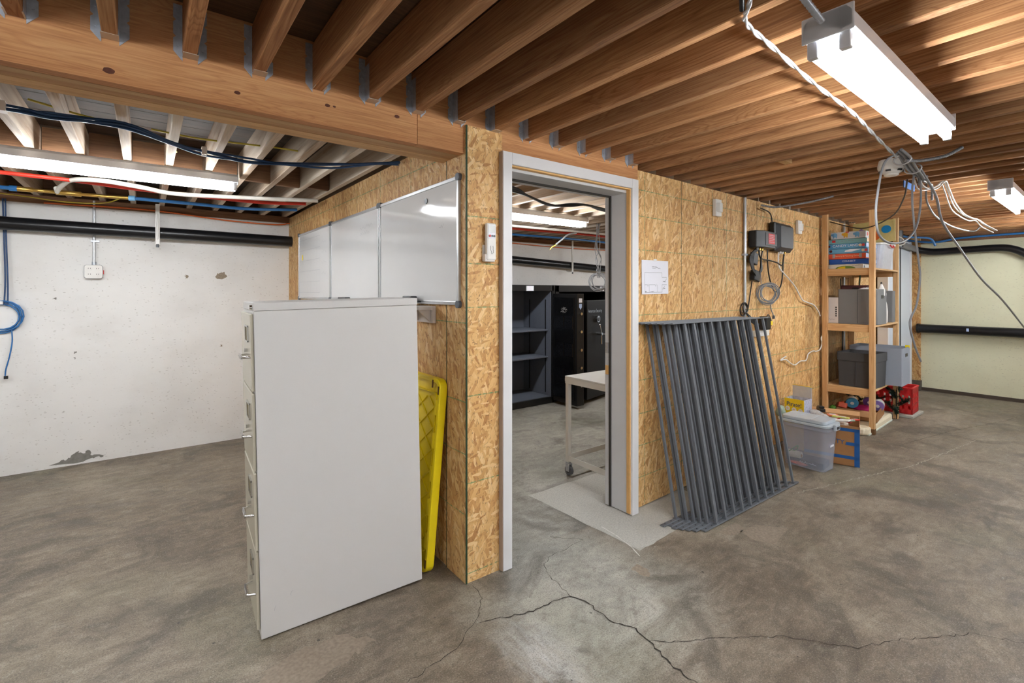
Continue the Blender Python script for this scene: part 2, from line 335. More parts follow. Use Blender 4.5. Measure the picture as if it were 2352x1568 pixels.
# ------------------------------------------------------------------ geometry helpers
class MB:
    def __init__(s): s.v = []; s.f = []; s.mi = []; s.sm = []; s.cur = 0; s.smooth = False
    def add(s, vs, fs, T=None):
        b = len(s.v)
        s.v += [tuple(T @ Vector(p)) if T else tuple(p) for p in vs]
        for q in fs: s.f.append([b+i for i in q]); s.mi.append(s.cur); s.sm.append(s.smooth)
        return s
    def mat(s, i): s.cur = i; return s
    def box(s, x0, x1, y0, y1, z0, z1, T=None):
        vs = [(x, y, z) for x in (x0, x1) for y in (y0, y1) for z in (z0, z1)]
        s.smooth = False
        return s.add(vs, [(0, 1, 3, 2), (4, 6, 7, 5), (0, 4, 5, 1), (2, 3, 7, 6), (0, 2, 6, 4), (1, 5, 7, 3)], T)
    def tube(s, pts, r, n=8, cap=True, T=None):
        pts = [Vector(p) for p in pts]; s.smooth = True
        rs = r if isinstance(r, (list, tuple)) else [r]*len(pts)
        vs = []; fs = []; up = None
        for i, p in enumerate(pts):
            d = (pts[min(i+1, len(pts)-1)]-pts[max(i-1, 0)]).normalized()
            if up is None: up = Vector((0, 0, 1)) if abs(d.z) < .9 else Vector((1, 0, 0))
            a = d.cross(up).normalized(); up = a.cross(d).normalized()
            for k in range(n):
                t = 2*PI*k/n; q = p+rs[i]*(math.cos(t)*a+math.sin(t)*up); vs.append(tuple(q))
        for i in range(len(pts)-1):
            for k in range(n): fs.append((i*n+k, i*n+(k+1) % n, (i+1)*n+(k+1) % n, (i+1)*n+k))
        s.add(vs, fs, T)
        if cap:
            s.smooth = False; s.add(vs[:n], [tuple(range(n))[::-1]], T); s.add(vs[-n:], [tuple(range(n))], T)
        return s
    def cyl(s, p0, p1, r, n=16, T=None): return s.tube([p0, p1], r, n, True, T)
    def prism(s, poly, h, T=None):   # poly in xy, extruded in z by h
        n = len(poly); s.smooth = False
        vs = [(x, y, 0) for x, y in poly]+[(x, y, h) for x, y in poly]
        return s.add(vs, [tuple(range(n))[::-1], tuple(range(n, 2*n))]+[(i, (i+1) % n, n+(i+1) % n, n+i) for i in range(n)], T)
    def lathe(s, prof, n=20, T=None):
        s.smooth = True; vs = []; fs = []
        for r, z in prof:
            for k in range(n): vs.append((r*math.cos(2*PI*k/n), r*math.sin(2*PI*k/n), z))
        for i in range(len(prof)-1):
            for k in range(n): fs.append((i*n+k, i*n+(k+1) % n, (i+1)*n+(k+1) % n, (i+1)*n+k))
        s.add(vs, fs, T); s.smooth = False
        s.add(vs[:n], [tuple(range(n))[::-1]], T); s.add(vs[-n:], [tuple(range(n))], T); return s
    def build(s, name, mats, parent=None, bevel=0, keep=False, solid=0):
        me = bpy.data.meshes.new(name)
        vs = s.v; loc = None
        if parent is None and not keep:
            xs, ys, zs = zip(*vs)
            loc = Vector(((min(xs)+max(xs))/2, (min(ys)+max(ys))/2, min(zs)))
            vs = [tuple(Vector(p)-loc) for p in vs]
        me.from_pydata(vs, [], s.f)
        for m in (mats if isinstance(mats, (list, tuple)) else [mats]): me.materials.append(m)
        me.polygons.foreach_set('material_index', s.mi); me.polygons.foreach_set('use_smooth', s.sm); me.update()
        o = bpy.data.objects.new(name, me); C.objects.link(o)
        if parent is not None: o.parent = parent
        elif loc is not None: o.location = loc
        if bevel:
            b = o.modifiers.new('bevel', 'BEVEL'); b.width = bevel; b.segments = 2; b.limit_method = 'ANGLE'; b.angle_limit = .6
        if solid:
            b = o.modifiers.new('solid', 'SOLIDIFY'); b.thickness = solid
        return o
def Mb(): return MB()
def thing(name, label, cat, loc=(0, 0, 0), rot=(0, 0, 0), group=None):
    o = bpy.data.objects.new(name, None); C.objects.link(o); o.location = loc; o.rotation_euler = rot
    o.empty_display_size = .05
    return tag(o, label, cat, group)
def tag(o, label, cat, group=None, kind=None):
    o['label'] = label; o['category'] = cat
    if group: o['group'] = group
    if kind: o['kind'] = kind
    return o
def struct(o, label=None):
    o['kind'] = 'structure'
    if label: o['label'] = label
    return o
def part(mb, name, mats, parent, label=None, bevel=0, solid=0):
    o = mb.build(name, mats, parent, bevel, solid=solid)
    if label: o['label'] = label
    return o
def copy_tree(o, parent=None):
    c = o.copy(); C.objects.link(c)
    if parent is not None: c.parent = parent
    for ch in [x for x in bpy.data.objects if x.parent == o]: copy_tree(ch, c)
    return c
def catmull(P, k=6):
    P = [Vector(p) for p in P]; Q = [P[0]*2-P[1]]+P+[P[-1]*2-P[-2]]; out = []
    for i in range(1, len(Q)-2):
        for j in range(k):
            t = j/k; a, b, c, d = Q[i-1:i+3]
            out.append(.5*((2*b)+(c-a)*t+(2*a-5*b+4*c-d)*t*t+(3*b-a-3*c+d)*t**3))
    return out+[P[-1]]
def cable(name, pts, r, m, label, cat='cable', group=None, k=6, n=8):
    return tag(Mb().tube(catmull(pts, k), r, n).build(name, m), label, cat, group)
def text(name, s, size, T, m, parent, extrude=.0004, sx=1.0):
    cu = bpy.data.curves.new(name, 'FONT'); cu.body = s; cu.size = size; cu.extrude = extrude
    cu.align_x = 'CENTER'; cu.align_y = 'CENTER'
    t = bpy.data.objects.new(name+'_tmp', cu); C.objects.link(t)
    me = bpy.data.meshes.new_from_object(t.evaluated_get(bpy.context.evaluated_depsgraph_get()))
    bpy.data.objects.remove(t)
    me.transform(T @ Matrix.Diagonal((sx, 1, 1, 1)))
    me.materials.clear(); me.materials.append(m); me.name = name
    o = bpy.data.objects.new(name, me); C.objects.link(o); o.parent = parent; return o
def face(loc, n):     # matrix: text plane with normal n (horizontal), up = z
    z = Vector(n).normalized(); y = Vector((0, 0, 1)); x = y.cross(z)
    return Matrix.Translation(loc) @ Matrix((x, y, z)).transposed().to_4x4()
def strip(mb, pts, wd, nrm, off=.001):   # thin line of width wd lying on a plane with normal nrm
    nrm = Vector(nrm).normalized()
    for a, b in zip(pts, pts[1:]):
        a, b = Vector(a), Vector(b); d = (b-a).normalized(); s = d.cross(nrm)*wd/2; e = d*wd*.25
        mb.add([a-s-e+nrm*off, a+s-e+nrm*off, b+s+e+nrm*off, b-s+e+nrm*off], [(0, 1, 2, 3)])
    return mb
def scribble(mb, p, u, n, length, amp, k=14, rnd=None, wd=.0018):
    rnd = rnd or random.Random(3); p = Vector(p); u = Vector(u); v = Vector(n).cross(u)
    if v.z < 0: v = -v
    pts = [p+u*length*i/k+v*amp*(rnd.random()-.5)*2 for i in range(k+1)]
    return strip(mb, pts, wd, n)
K = .035
def yw(x): return 0 if x < 1.3 else K*(x-1.3)      # the door wall runs slightly askew right of the door

# ------------------------------------------------------------------ setting: floor
def fz(x, y):    # the slab falls away gently towards the foundation wall in the left bay
    if x > 0.05: return 0
    t = min(1, max(0, (y-1.2)/2.4)); return -.09*t*t*(3-2*t)
mb = Mb()
xs = [-4.2+.25*i for i in range(17)]+[0.02, .06]+[.3+.5*i for i in range(17)]; ys = [-5.6+.3*i for i in range(32)]
n = len(ys)
vs = [(x, y, fz(x, y)) for x in xs for y in ys]
mb.add(vs, [(i*n+j, (i+1)*n+j, (i+1)*n+j+1, i*n+j+1) for i in range(len(xs)-1) for j in range(n-1)])
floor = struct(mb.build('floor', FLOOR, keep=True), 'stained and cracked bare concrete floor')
def fpoly(poly, z, m, name, label=None):
    mb = Mb(); mb.add([(x, y, z) for x, y in poly], [tuple(range(len(poly)))]); return part(mb, name, m, floor, label)
def rough(poly, amp=.012, k=7, seed=1):
    r = random.Random(seed); out = []
    for (a, b), (c, d) in zip(poly, poly[1:]+poly[:1]):
        for i in range(k): t = i/k; out.append((a+(c-a)*t+r.uniform(-amp, amp), b+(d-b)*t+r.uniform(-amp, amp)))
    return out
fpoly(rough([(.874, .585), (.904, -.33), (1.29, -.305), (1.8, -.2), (1.8, .05), (1.62, .59)], .006), .0012, PATCH, 'concrete_patch', 'pale rectangular patch of newer concrete')
fpoly(rough([(1.42, -.47), (1.63, -.47), (1.60, -.55), (1.46, -.55)], .005, 6, 2), .001, PATCHB, 'concrete_patch')
fpoly(rough([(1.545, -.545), (1.70, -.56), (1.80, -.70), (1.56, -.74), (1.50, -.64)], .005, 6, 3), .001, PATCHB, 'concrete_patch')
fpoly(rough([(-.86, .0), (-.62, .02), (-.50, -.10), (-.64, -.16), (-.84, -.2), (-.93, -.12)], .02, 6, 4), .001, PATCHB, 'concrete_patch')
fpoly(rough([(.72, -.42), (.78, -.40), (.80, -.47), (.74, -.50)], .01, 4, 5), .001, PATCHB, 'concrete_patch')
def crackline(pts, w0, m=CRACK, name='crack', seed=1, j=.016):
    r = random.Random(seed); P = [Vector((a, b, 0)) for a, b in pts]; out = []
    for a, b in zip(P, P[1:]):
        k = max(2, int((b-a).length/.02))
        for i in range(k):
            t = i/k; o_ = (b-a).orthogonal() if False else Vector((-(b-a).y, (b-a).x, 0)).normalized()
            out.append(a.lerp(b, t)+o_*r.uniform(-j, j)*(.5 if i else 0))
    out.append(P[-1]); mb = Mb()
    for a, b in zip(out, out[1:]): strip(mb, [a, b], w0*r.uniform(.5, 1.4), (0, 0, 1), .0018)
    return part(mb, name, m, floor)
crackline([(-.479, -.385), (-.252, -.35), (-.116, -.266), (.0, -.15), (.015, -.042)], .0022, seed=2)
crackline([(-.1, -.28), (-.027, -.299), (.127, -.362), (.23, -.36), (.33, -.383)], .0045, seed=3)
crackline([(.62, .08), (.743, -.062), (.62, -.07), (.47, -.075), (.396, -.124), (.363, -.195), (.33, -.383)], .0025, seed=4)
crackline([(.33, -.383), (.36, -.47), (.349, -.601), (.40, -.70), (.383, -.78), (.35, -.9), (.33, -1.15)], .0055, seed=5)
crackline([(.383, -.78), (.50, -.87), (.621, -.937), (.85, -1.1), (1.0, -1.3), (1.168, -1.367), (1.483, -1.559), (1.6, -1.75)], .0022, seed=6)
crackline([(.94, -.02), (.93, -.14), (.90, -.27), (.86, -.36)], .006, CHALK, 'chalk_line', 7, .002)
crackline([(2.35, -.50), (3.0, -.66), (3.7, -.84), (4.4, -.93), (5.0, -1.0)], .006, flat('pale_scratch', (170, 163, 150), .9), 'scratch_line', 8, .02)
crackline([(4.3, -.62), (5.2, -.78), (6.2, -1.05), (7.3, -1.2)], .003, CRACK, 'crack', 9, .006)

# ------------------------------------------------------------------ setting: walls
def wall(name, m, boxes, label, bevel=0):
    mb = Mb()
    for b in boxes: mb.box(*b)
    return struct(mb.build(name, m, keep=True), label)
wall('wall_back', WHITEW, [(-4.2, 8.2, 3.6, 3.85, -.15, 2.135)], 'white painted concrete foundation wall')
wall('wall_left', GYP, [(-4.4, -4.2, -5.8, 3.85, -.1, 2.4)], 'plain wall left of the camera')
wall('wall_front', GYP, [(-4.2, 8.2, -5.8, -5.6, -.1, 2.4)], 'plain wall behind the camera')
wr = wall('wall_right', CREAM, [(7.6, 7.85, -5.6, -.02, .045, 2.09)], 'cream painted concrete end wall')
part(Mb().box(7.58, 7.85, -5.6, .0, -.05, .045), 'wall_foot', flat('dark_wall_foot', (74, 62, 52), .8), wr, 'dark foot of the cream wall')
part(Mb().box(7.62, 7.85, -5.6, .3, 2.09, 2.385), 'rim_board', SILL, wr)
wo = wall('wall_return', OSBR, [(7.56, 7.6, -.02, .3, .14, 2.18)], 'narrow OSB return beside the cream wall')
part(Mb().box(7.5, 7.6, -.03, .3, -.02, .14), 'curb', flat('dark_curb', (92, 84, 74), .85, noise=.3), wo, 'dark curb under the OSB')
def bent_wall(x0, x1, z0, z1, m, name, label):
    mb = Mb(); X = [x0+(x1-x0)*i/8 for i in range(9)]
    vs = []
    for x in X: vs += [(x, yw(x), z0), (x, yw(x), z1), (x, yw(x)+.11, z1), (x, yw(x)+.11, z0)]
    fs = [(0, 3, 2, 1), (32, 33, 34, 35)]
    for i in range(8):
        a = i*4
        for k in range(4): fs.append((a+k, a+(k+1) % 4, a+4+(k+1) % 4, a+4+k))
    mb.add(vs, [q[::-1] for q in fs]); return struct(mb.build(name, m, keep=True), label)
bent_wall(1.257, 7.57, .008, 2.184, OSBW, 'wall_middle', 'OSB clad partition right of the doorway')
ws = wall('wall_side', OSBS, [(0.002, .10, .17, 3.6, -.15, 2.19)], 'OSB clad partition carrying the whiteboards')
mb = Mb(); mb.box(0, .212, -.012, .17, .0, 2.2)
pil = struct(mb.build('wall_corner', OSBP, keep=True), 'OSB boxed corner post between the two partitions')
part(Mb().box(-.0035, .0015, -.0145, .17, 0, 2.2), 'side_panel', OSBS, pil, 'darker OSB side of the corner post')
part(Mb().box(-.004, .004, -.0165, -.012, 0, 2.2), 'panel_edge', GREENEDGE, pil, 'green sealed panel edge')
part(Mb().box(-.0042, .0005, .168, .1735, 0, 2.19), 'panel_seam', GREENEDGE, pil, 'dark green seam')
# ceiling deck, sheathing boards
mb = Mb(); mb.box(-4.2, 8.2, -5.6, 3.85, 2.385, 2.42)
ceil = struct(mb.build('ceiling', DECK, keep=True), 'underside of the board subfloor')
mb = Mb()
for i in range(22):
    y = .25+i*.15; mb.box(-4.2, 8.2, y, y+.146, 2.375, 2.387)
part(mb, 'sheathing_boards', DECKO, ceil)
wallsill = Mb().box(-4.2, 8.2, 3.58, 3.75, 2.135, 2.2)
struct(wallsill.build('trim_1', SILL, keep=True), 'brown sill plate on the foundation wall')
struct(Mb().box(-4.2, 8.2, 3.72, 3.85, 2.2, 2.385).build('trim_2', SILL, keep=True), 'rim board above the sill plate')

# ------------------------------------------------------------------ door frame
dr = bpy.data.objects.new('door_1', None); C.objects.link(dr); dr.location = (.72, 0, 0); struct(dr, 'white cased doorway without a door leaf')
def dbox(nm, b, m, lab=None, bev=.002):
    return part(Mb().box(b[0]-.72, b[1]-.72, *b[2:]), nm, m, dr, lab, bev)
dbox('casing', (.197, .252, -.045, -.0125, 0.004, 2.105), TRIMW, 'left casing')
dbox('casing', (1.193, 1.252, -.045, -.001, 0.004, 2.105), TRIMW, 'right casing')
dbox('casing', (.252, 1.193, -.045, -.001, 2.045, 2.105), TRIMW, 'head casing')
dbox('casing_edge', (.192, .197, -.043, -.0125, .004, 2.105), flat('bare_trim_edge', (170, 152, 138), .7), 'bare brownish casing edge')
dbox('wood_strip', (1.185, 1.195, -.030, -.002, .01, 2.05), TAN, 'bare wood strip')
dbox('wood_strip', (.25, 1.19, -.030, -.002, 2.037, 2.047), TAN, 'bare wood strip')
dbox('jamb', (1.19, 1.255, -.001, .125, .006, 2.04), JAMBG, 'right jamb')
dbox('jamb', (.213, .262, .0, .26, .006, 2.04), JAMBG, 'left jamb')
dbox('head_jamb', (.262, 1.19, -.001, .125, 2.022, 2.04), JAMBG)
dbox('head_jamb', (.262, 1.19, .14, .24, 2.03, 2.06), JAMBG)
dbox('weatherstrip', (1.18, 1.255, .125, .14, .006, 2.04), DARKS, 'dark weatherstrip')
dbox('weatherstrip', (.262, 1.18, .125, .14, 2.012, 2.04), DARKS, 'dark weatherstrip')
dbox('jamb', (1.186, 1.255, .14, .175, .006, 2.06), JAMBG, 'rear jamb')
dbox('strike_plate', (1.18, 1.187, .142, .168, 1.0, 1.07), GALV, 'steel strike plate')
dbox('strike_plate', (1.18, 1.187, .142, .168, .86, .92), TAN, 'routed strike pocket')
# white door beyond the shelf
d2 = bpy.data.objects.new('door_2', None); C.objects.link(d2); d2.location = (6.85, .05, 0); struct(d2, 'tall white door beyond the wooden shelf')
part(Mb().box(-.42, .55, 0, .04, .01, 2.1), 'door_leaf', flat('cool_white_door', (214, 222, 232), .4, noise=.01), d2, None, .003)
part(Mb().box(-.20, -.16, -.006, .001, .05, 2.05), 'groove', DGREY, d2, 'dark vertical gap')
part(Mb().box(.05, .085, -.006, .001, .05, 2.05), 'groove', DGREY, d2, 'dark vertical gap')
part(Mb().box(.50, .56, -.012, .15, .01, 2.11), 'casing', TRIMW, d2)
part(Mb().box(-.48, -.42, -.012, .10, .01, 2.11), 'casing', TRIMW, d2)

# ------------------------------------------------------------------ beam, joists, hangers
bm_ = thing('wooden_beam', 'massive reddish fir beam running over the doorway and corner post', 'beam', (0, 0, 2.065))
part(Mb().box(-4.2, -.252, 0, .045, 0, .32), 'face_ply', FIRB, bm_)
part(Mb().box(-.249, 1.30, 0.0, .045, 0, .32), 'face_ply', FIRB, bm_, 'ply right of the butt joint')
for k in range(4):
    part(Mb().box(-4.2, 1.30, 0.049+k*.044, .0890+k*.044, .001*(k % 2), .32), 'inner_ply', PLY, bm_)
KNOT = flat('beam_knot', (92, 48, 30), .7, noise=.3, scale=80)
for kx, kz, kr in [(-1.318, 2.1, 0.012), (-0.961, 2.119, 0.008), (-0.644, 2.147, 0.008), (-0.348, 2.167, 0.009), (-0.617, 2.148, 0.005)]:
    part(Mb().prism([(kx+kr*1.25*math.cos(2*PI*i/16)*(1+.12*math.sin(i*2.3)), kz-2.065+kr*.8*math.sin(2*PI*i/16)) for i in range(16)], .0012, Matrix.Translation((0, .0002, 0)) @ Matrix(((1, 0, 0, 0), (0, 0, -1, 0), (0, 1, 0, 0), (0, 0, 0, 1)))), 'knot', KNOT, bm_, 'dark round knot')
JM = {}
def joist(x, y0, y1, z0, m, label, group, wdt=.04):
    key = (y0, y1, m.name)
    if key in JM:
        o = JM[key].copy(); C.objects.link(o)
    else:
        mb = Mb(); mb.box(-wdt/2, wdt/2, y0, y1, 0, 2.377-z0)
        o = mb.build('ceiling_joist', m, keep=True)
        b = o.modifiers.new('bevel', 'BEVEL'); b.width = .003; b.segments = 1
        JM[key] = o
    o.location = (x+wdt/2+random.uniform(-.003, .003), 0, z0+random.uniform(-.003, .003))
    return tag(o, label, 'joist', group)
ORD = ['first', 'second', 'third', 'fourth', 'fifth', 'sixth', 'seventh', 'eighth', 'ninth', 'tenth', 'eleventh', 'twelfth', 'thirteenth', 'fourteenth', 'fifteenth']
# hanger prototype
def hanger():
    t = thing('joist_hanger', '', 'joist hanger')
    def flange(s):
        P = [(.022, .17), (.048, .17), (.048, .125), (.040, .118), (.048, .11), (.048, .07), (.040, .062), (.048, .055), (.048, .012), (.022, -.018)]
        T = Matrix(((1, 0, 0, 0), (0, 0, -1, 0), (0, 1, 0, 0), (0, 0, 0, 1)))
        return Mb().prism([(s*a, b) for a, b in (P if s > 0 else P[::-1])], .002, T)
    for s in (-1, 1):
        fl_ = part(flange(s), 'nailing_flange', GALV, t)
        for zz in (.152, .09, .03): part(Mb().cyl((s*.036, -.002, zz), (s*.036, -.006, zz), .0035, 8), 'nail_head', GALV, fl_)
    part(Mb().box(-.0225, -.0205, -.045, -.001, -.004, .14), 'side_strap', GALV, t)
    part(Mb().box(.0205, .0225, -.045, -.001, -.004, .14), 'side_strap', GALV, t)
    part(Mb().box(-.0225, .0225, -.048, -.001, -.005, -.003), 'seat', flat('seat_steel', (196, 184, 170), .45, metal=.5), t)
    return t
X0 = .145; DX = .2113
hx = [X0+DX*n for n in range(-8, 6)]
hp = hanger()
joist(X0-9*DX, -5.55, -.003, 2.2, FIR, 'fir ceiling joist just off the left of the hangers', 'hung fir joists')
for i, x in enumerate(hx):
    joist(x, -5.55, -.003, 2.2, FIR, 'reddish fir ceiling joist hung in the %s hanger from the left' % ORD[i], 'hung fir joists')
    h = hp if i == 0 else copy_tree(hp)
    h.location = (x+.02, -.001, 2.203); h['group'] = 'joist hangers along the beam'
    h['label'] = 'galvanised steel joist hanger, %s from the left along the beam' % ORD[i]
n = 6
while X0+DX*n < 8.0:
    joist(X0+DX*n, -5.55, .10, 2.2, FIR, 'fir ceiling joist crossing above the OSB wall right of the doorway', 'fir joists over the right wall'); n += 1
n = -12
while X0+DX*n < 8.0:
    x = X0+DX*n
    if x < -.05:
        joist(x, .225, 3.72, 2.2, PALE, 'pale joist behind the beam in the left bay', 'pale joists of the left bay')
    elif x > .1:
        joist(x if x < 1.3 else x+.042, .225, 3.72, 2.2, PALE, 'pale joist over the back room seen through the doorway', 'pale joists over the back room')
    n += 1
# blocking between the left-bay joists
blk = None
for k in range(-11, -1):
    x = X0+DX*k
    if blk is None: blk = tag(Mb().box(0, .167, -.02, .02, 0, .172).build('blocking_board', SILL, keep=True), '', 'blocking')
    o = blk if k == -11 else blk.copy()
    if k != -11: C.objects.link(o)
    o.location = (x+.042, 1.95+.03*(k % 2), 2.203)
    tag(o, 'brown solid blocking board between the pale joists above the left lamp', 'blocking', 'blocking between the left bay joists')
tag(Mb().box(X0+DX*8+.042, X0+DX*9-.002, -.62, -.58, 2.215, 2.37).build('blocking_board', PINEX, keep=False), 'short pale blocking piece wedged between two fir joists above the OSB wall', 'blocking')

# ------------------------------------------------------------------ fluorescent strip lights
def strip_light(label, group='fluorescent strip lights'):
    t = thing('strip_light', label, 'ceiling lamp', group=group)
    L_ = .615
    prof = [(-.058, .0), (-.058, .038), (-.045, .055), (.045, .055), (.058, .038), (.058, .0), (.03, -.006), (0, .012), (-.03, -.006)]
    T = Matrix(((0, 0, 1, -L_), (1, 0, 0, 0), (0, 1, 0, 0), (0, 0, 0, 1)))
    part(Mb().prism(prof, 2*L_, T), 'housing', FIXT, t, None, .002)
    for s in (-1, 1):
        part(Mb().cyl((-L_+.035, s*.037, -.032), (L_-.035, s*.037, -.032), .0165, 14), 'tube', TUBEM, t, 'lit fluorescent tube')
        for e in (-1, 1):
            sk = Mb(); sk.box(e*(L_-.03), e*(L_-.008), s*.037-.013, s*.037+.013, -.05, .0)
            part(sk, 'lamp_holder', FIXT, t, None, .003)
    for e in (-1, 1):
        a, b = sorted((e*L_, e*(L_-.006)))
        part(Mb().box(a, b, -.061, .061, -.010, .058), 'end_cap', FIXT, t, None, .003)
    return t
L0 = strip_light('lit twin-tube strip light nearest the camera, under the fir joists')
L0.location = (.80, -1.468, 2.072); L0.rotation_euler = (0, 0, math.radians(1.5))
LIGHTS = [((3.88, -1.385, 2.085), 1.0, 'lit twin-tube strip light farther down the right bay'),
          ((-1.335, 1.82, 2.145), 0, 'lit twin-tube strip light over the left bay before the white wall'),
          ((1.86, 1.62, 2.13), 0, 'lit twin-tube strip light inside the back room'),
          ((-2.3, -1.45, 2.085), 0, 'unseen twin-tube strip light out of frame left of the camera'),  # unseen lamps, here and behind the camera, added for even light
          ((6.4, -1.42, 2.085), 0, 'unseen twin-tube strip light out of frame at the far right'),
          ((-1.6, -3.9, 2.085), 0, 'unseen twin-tube strip light behind the camera, left'),
          ((1.2, -3.9, 2.085), 0, 'unseen twin-tube strip light behind the camera, middle'),
          ((4.2, -3.9, 2.085), 0, 'unseen twin-tube strip light behind the camera, right'),
          ((4.9, 1.6, 2.13), 0, 'twin-tube strip light deep in the back room'),
          ((-3.45, 1.3, 2.13), 0, 'unseen twin-tube strip light added at the left of the left bay for fill')]  # unseen lamp added to brighten the left bay
for loc, r, lab in LIGHTS:
    c = copy_tree(L0); c.location = loc; c.rotation_euler = (0, 0, math.radians(r)); c['label'] = lab
# flexible conduit into the near lamp
def spiral_conduit(pts, r, label, m=ARMOR):
    P = catmull(pts, 10); mb = Mb(); Q = []; R = []
    for a, b in zip(P, P[1:]):
        k = max(1, int((b-a).length/.004))
        for i in range(k): Q.append(a.lerp(b, i/k)); R.append(r*(1.0 if len(Q) % 2 else .82))
    return tag(mb.tube(Q, R, 8).build('flexible_conduit', m), label, 'conduit')
spiral_conduit([(-.02, -1.43, 2.36), (.0, -1.435, 2.28), (.06, -1.45, 2.18), (.180, -1.478, 2.098)], .010, 'ribbed steel conduit entering the near end of the closest strip light', GALV)
spiral_conduit([(3.02, .04, 2.15), (3.1, -.05, 2.13), (3.2, -.25, 2.15), (3.3, -.42, 2.19)], .009, 'ribbed grey conduit curling off the OSB wall top')

# ------------------------------------------------------------------ filing cabinet
fc = thing('filing_cabinet', 'tall putty-coloured steel four-drawer filing cabinet standing before the whiteboards', 'filing cabinet', (-.5, .33, .012), (math.radians(0), math.radians(-1.2), math.radians(-3.0)))
HX, HY = .346, .19
mb = Mb(); mb.box(-HX, HX, -HY, HY, 0, 1.318)
part(mb, 'body', CAB, fc, None, .003)
part(Mb().box(-HX-.002, HX+.002, -HY-.0015, HY+.002, 1.319, 1.352), 'top', CAB, fc, None, .003)
T = Matrix.Translation((-HX-.002, -HY+.028, 1.333))
part(Mb().cyl((-HX-.012, -HY+.028, 1.333), (-HX, -HY+.028, 1.333), .009, 14), 'lock', CHROME, fc, 'chrome lock')
for k in range(4):
    z0 = .035+k*.320; zt = z0+.312
    d = part(Mb().box(-HX-.012, -HX-.001, -HY+.012, HY-.012, z0, zt), 'drawer', CABF, fc, None, .004)
    hz = z0+.138
    hb = Mb(); y0 = -.155
    hb.tube([(-HX-.012, y0, hz), (-HX-.035, y0+.004, hz), (-HX-.044, y0+.016, hz), (-HX-.044, y0+.084, hz), (-HX-.035, y0+.096, hz), (-HX-.012, y0+.1, hz)], .0045, 8)
    hb.box(-HX-.046, -HX-.040, y0+.012, y0+.088, hz-.009, hz+.009)
    part(hb, 'handle', CHROME, d, 'chrome pull handle')
    part(Mb().box(-HX-.024, -HX-.012, y0+.10, y0+.112, hz+.012, hz+.026), 'thumb_latch', CHROME, d)
    lb = Mb(); zz = z0+.228; ly_ = -.065
    for q in ((-.045, .045, zz+.028, zz+.034), (-.045, .045, zz-.034, zz-.028), (-.045, -.039, zz-.034, zz+.034), (.039, .045, zz-.034, zz+.034)):
        lb.box(-HX-.018, -HX-.012, q[0]+ly_, q[1]+ly_, q[2], q[3])
    part(lb, 'label_holder', CHROME, d)
    part(Mb().box(-HX-.0135, -HX-.012, ly_-.039, ly_+.039, zz-.028, zz+.028), 'label_slot', flat('brown_card', (128, 116, 84), .7), d)
sb = Mb(); r_ = random.Random(5)
for k in range(2): scribble(sb, (-HX+.05+.06*k, -HY, .10+.04*k), (.4, 0, .9), (0, -1, 0), .02, .004, 5, r_, .0010)
part(sb, 'scuff_marks', INK, fc)

# ------------------------------------------------------------------ yellow tote lid
yl = thing('tote_lid', 'bright yellow plastic tote lid leaning upright against the OSB beside the filing cabinet', 'lid', (-.090, .40, .004), (0, math.radians(5.0), 0))
# local: face normal -x, width along y, length along z
def rrect(w_, h_, r, k=6, cx=0, cy=0):
    out = []
    for sx, sy, a0 in ((1, 1, 0), (-1, 1, PI/2), (-1, -1, PI), (1, -1, 1.5*PI)):
        for i in range(k+1):
            a = a0+PI/2*i/k; out.append((cx+sx*(w_/2-r)+r*math.cos(a), cy+sy*(h_/2-r)+r*math.sin(a)))
    return out
YZ = Matrix(((0, 0, 1, 0), (1, 0, 0, 0), (0, 1, 0, 0), (0, 0, 0, 1)))
def ring(mb, outer, inner, h, T):
    n = len(outer); vs = [(x, y, z) for z in (0, h) for x, y in outer]+[(x, y, z) for z in (0, h) for x, y in inner]
    fs = []
    for i in range(n):
        j = (i+1) % n
        fs += [(i, j, n+j, n+i), (2*n+i, 3*n+i, 3*n+j, 2*n+j), (i, 2*n+i, 2*n+j, j), (n+i, n+j, 3*n+j, 3*n+i)]
    mb.smooth = False; return mb.add(vs, fs, T)
mb = Mb(); ring(mb, rrect(.50, .955, .05, 6, 0, .4775), rrect(.455, .91, .035, 6, 0, .4775), .042, Matrix.Translation((-.042, 0, 0)) @ YZ)
part(mb, 'rim', YEL, yl, None, .004)
part(Mb().prism(rrect(.46, .915, .035, 6, 0, .4775), .006, Matrix.Translation((-.006, 0, 0)) @ YZ), 'panel', YEL, yl)
mb = Mb(); ring(mb, rrect(.37, .80, .02, 4, 0, .4775), rrect(.355, .785, .015, 4, 0, .4775), .018, Matrix.Translation((-.024, 0, 0)) @ YZ)
part(mb, 'inner_ridge', YEL, yl, None, .003)
mb = Mb()
for k in range(-4, 9):
    for s in (1, -1):
        a = Vector((-.008, -.17, .12+k*.11)); b = Vector((-.008, .17, .12+k*.11+s*.26))
        if s < 0: a.z += .26; b.z += .26
        def clip(p, q):
            lo, hi = .10, .85; P = []
            for t in [i/24 for i in range(25)]:
                v = p.lerp(q, t)
                if lo <= v.z <= hi: P.append(v)
            return (P[0], P[-1]) if len(P) > 1 else None
        c = clip(a, b)
        if c: mb.tube([c[0], c[1]], .0045, 5)
part(mb, 'diamond_ribs', YEL, yl)
for k in range(5):
    for s in (-1, 1):
        part(Mb().box(-.036, -.006, s*.205-.012, s*.205+.012, .11+k*.165, .19+k*.165), 'edge_tab', YEL, yl, None, .004)
for zz, yy in ((.90, -.234), (.925, -.17), (.05, -.234)):
    part(Mb().box(-.0435, -.041, yy-.006, yy+.006, zz-.02, zz+.02), 'slot', flat('slot_dark', (96, 60, 20), .7), yl, 'dark slot in the rim')

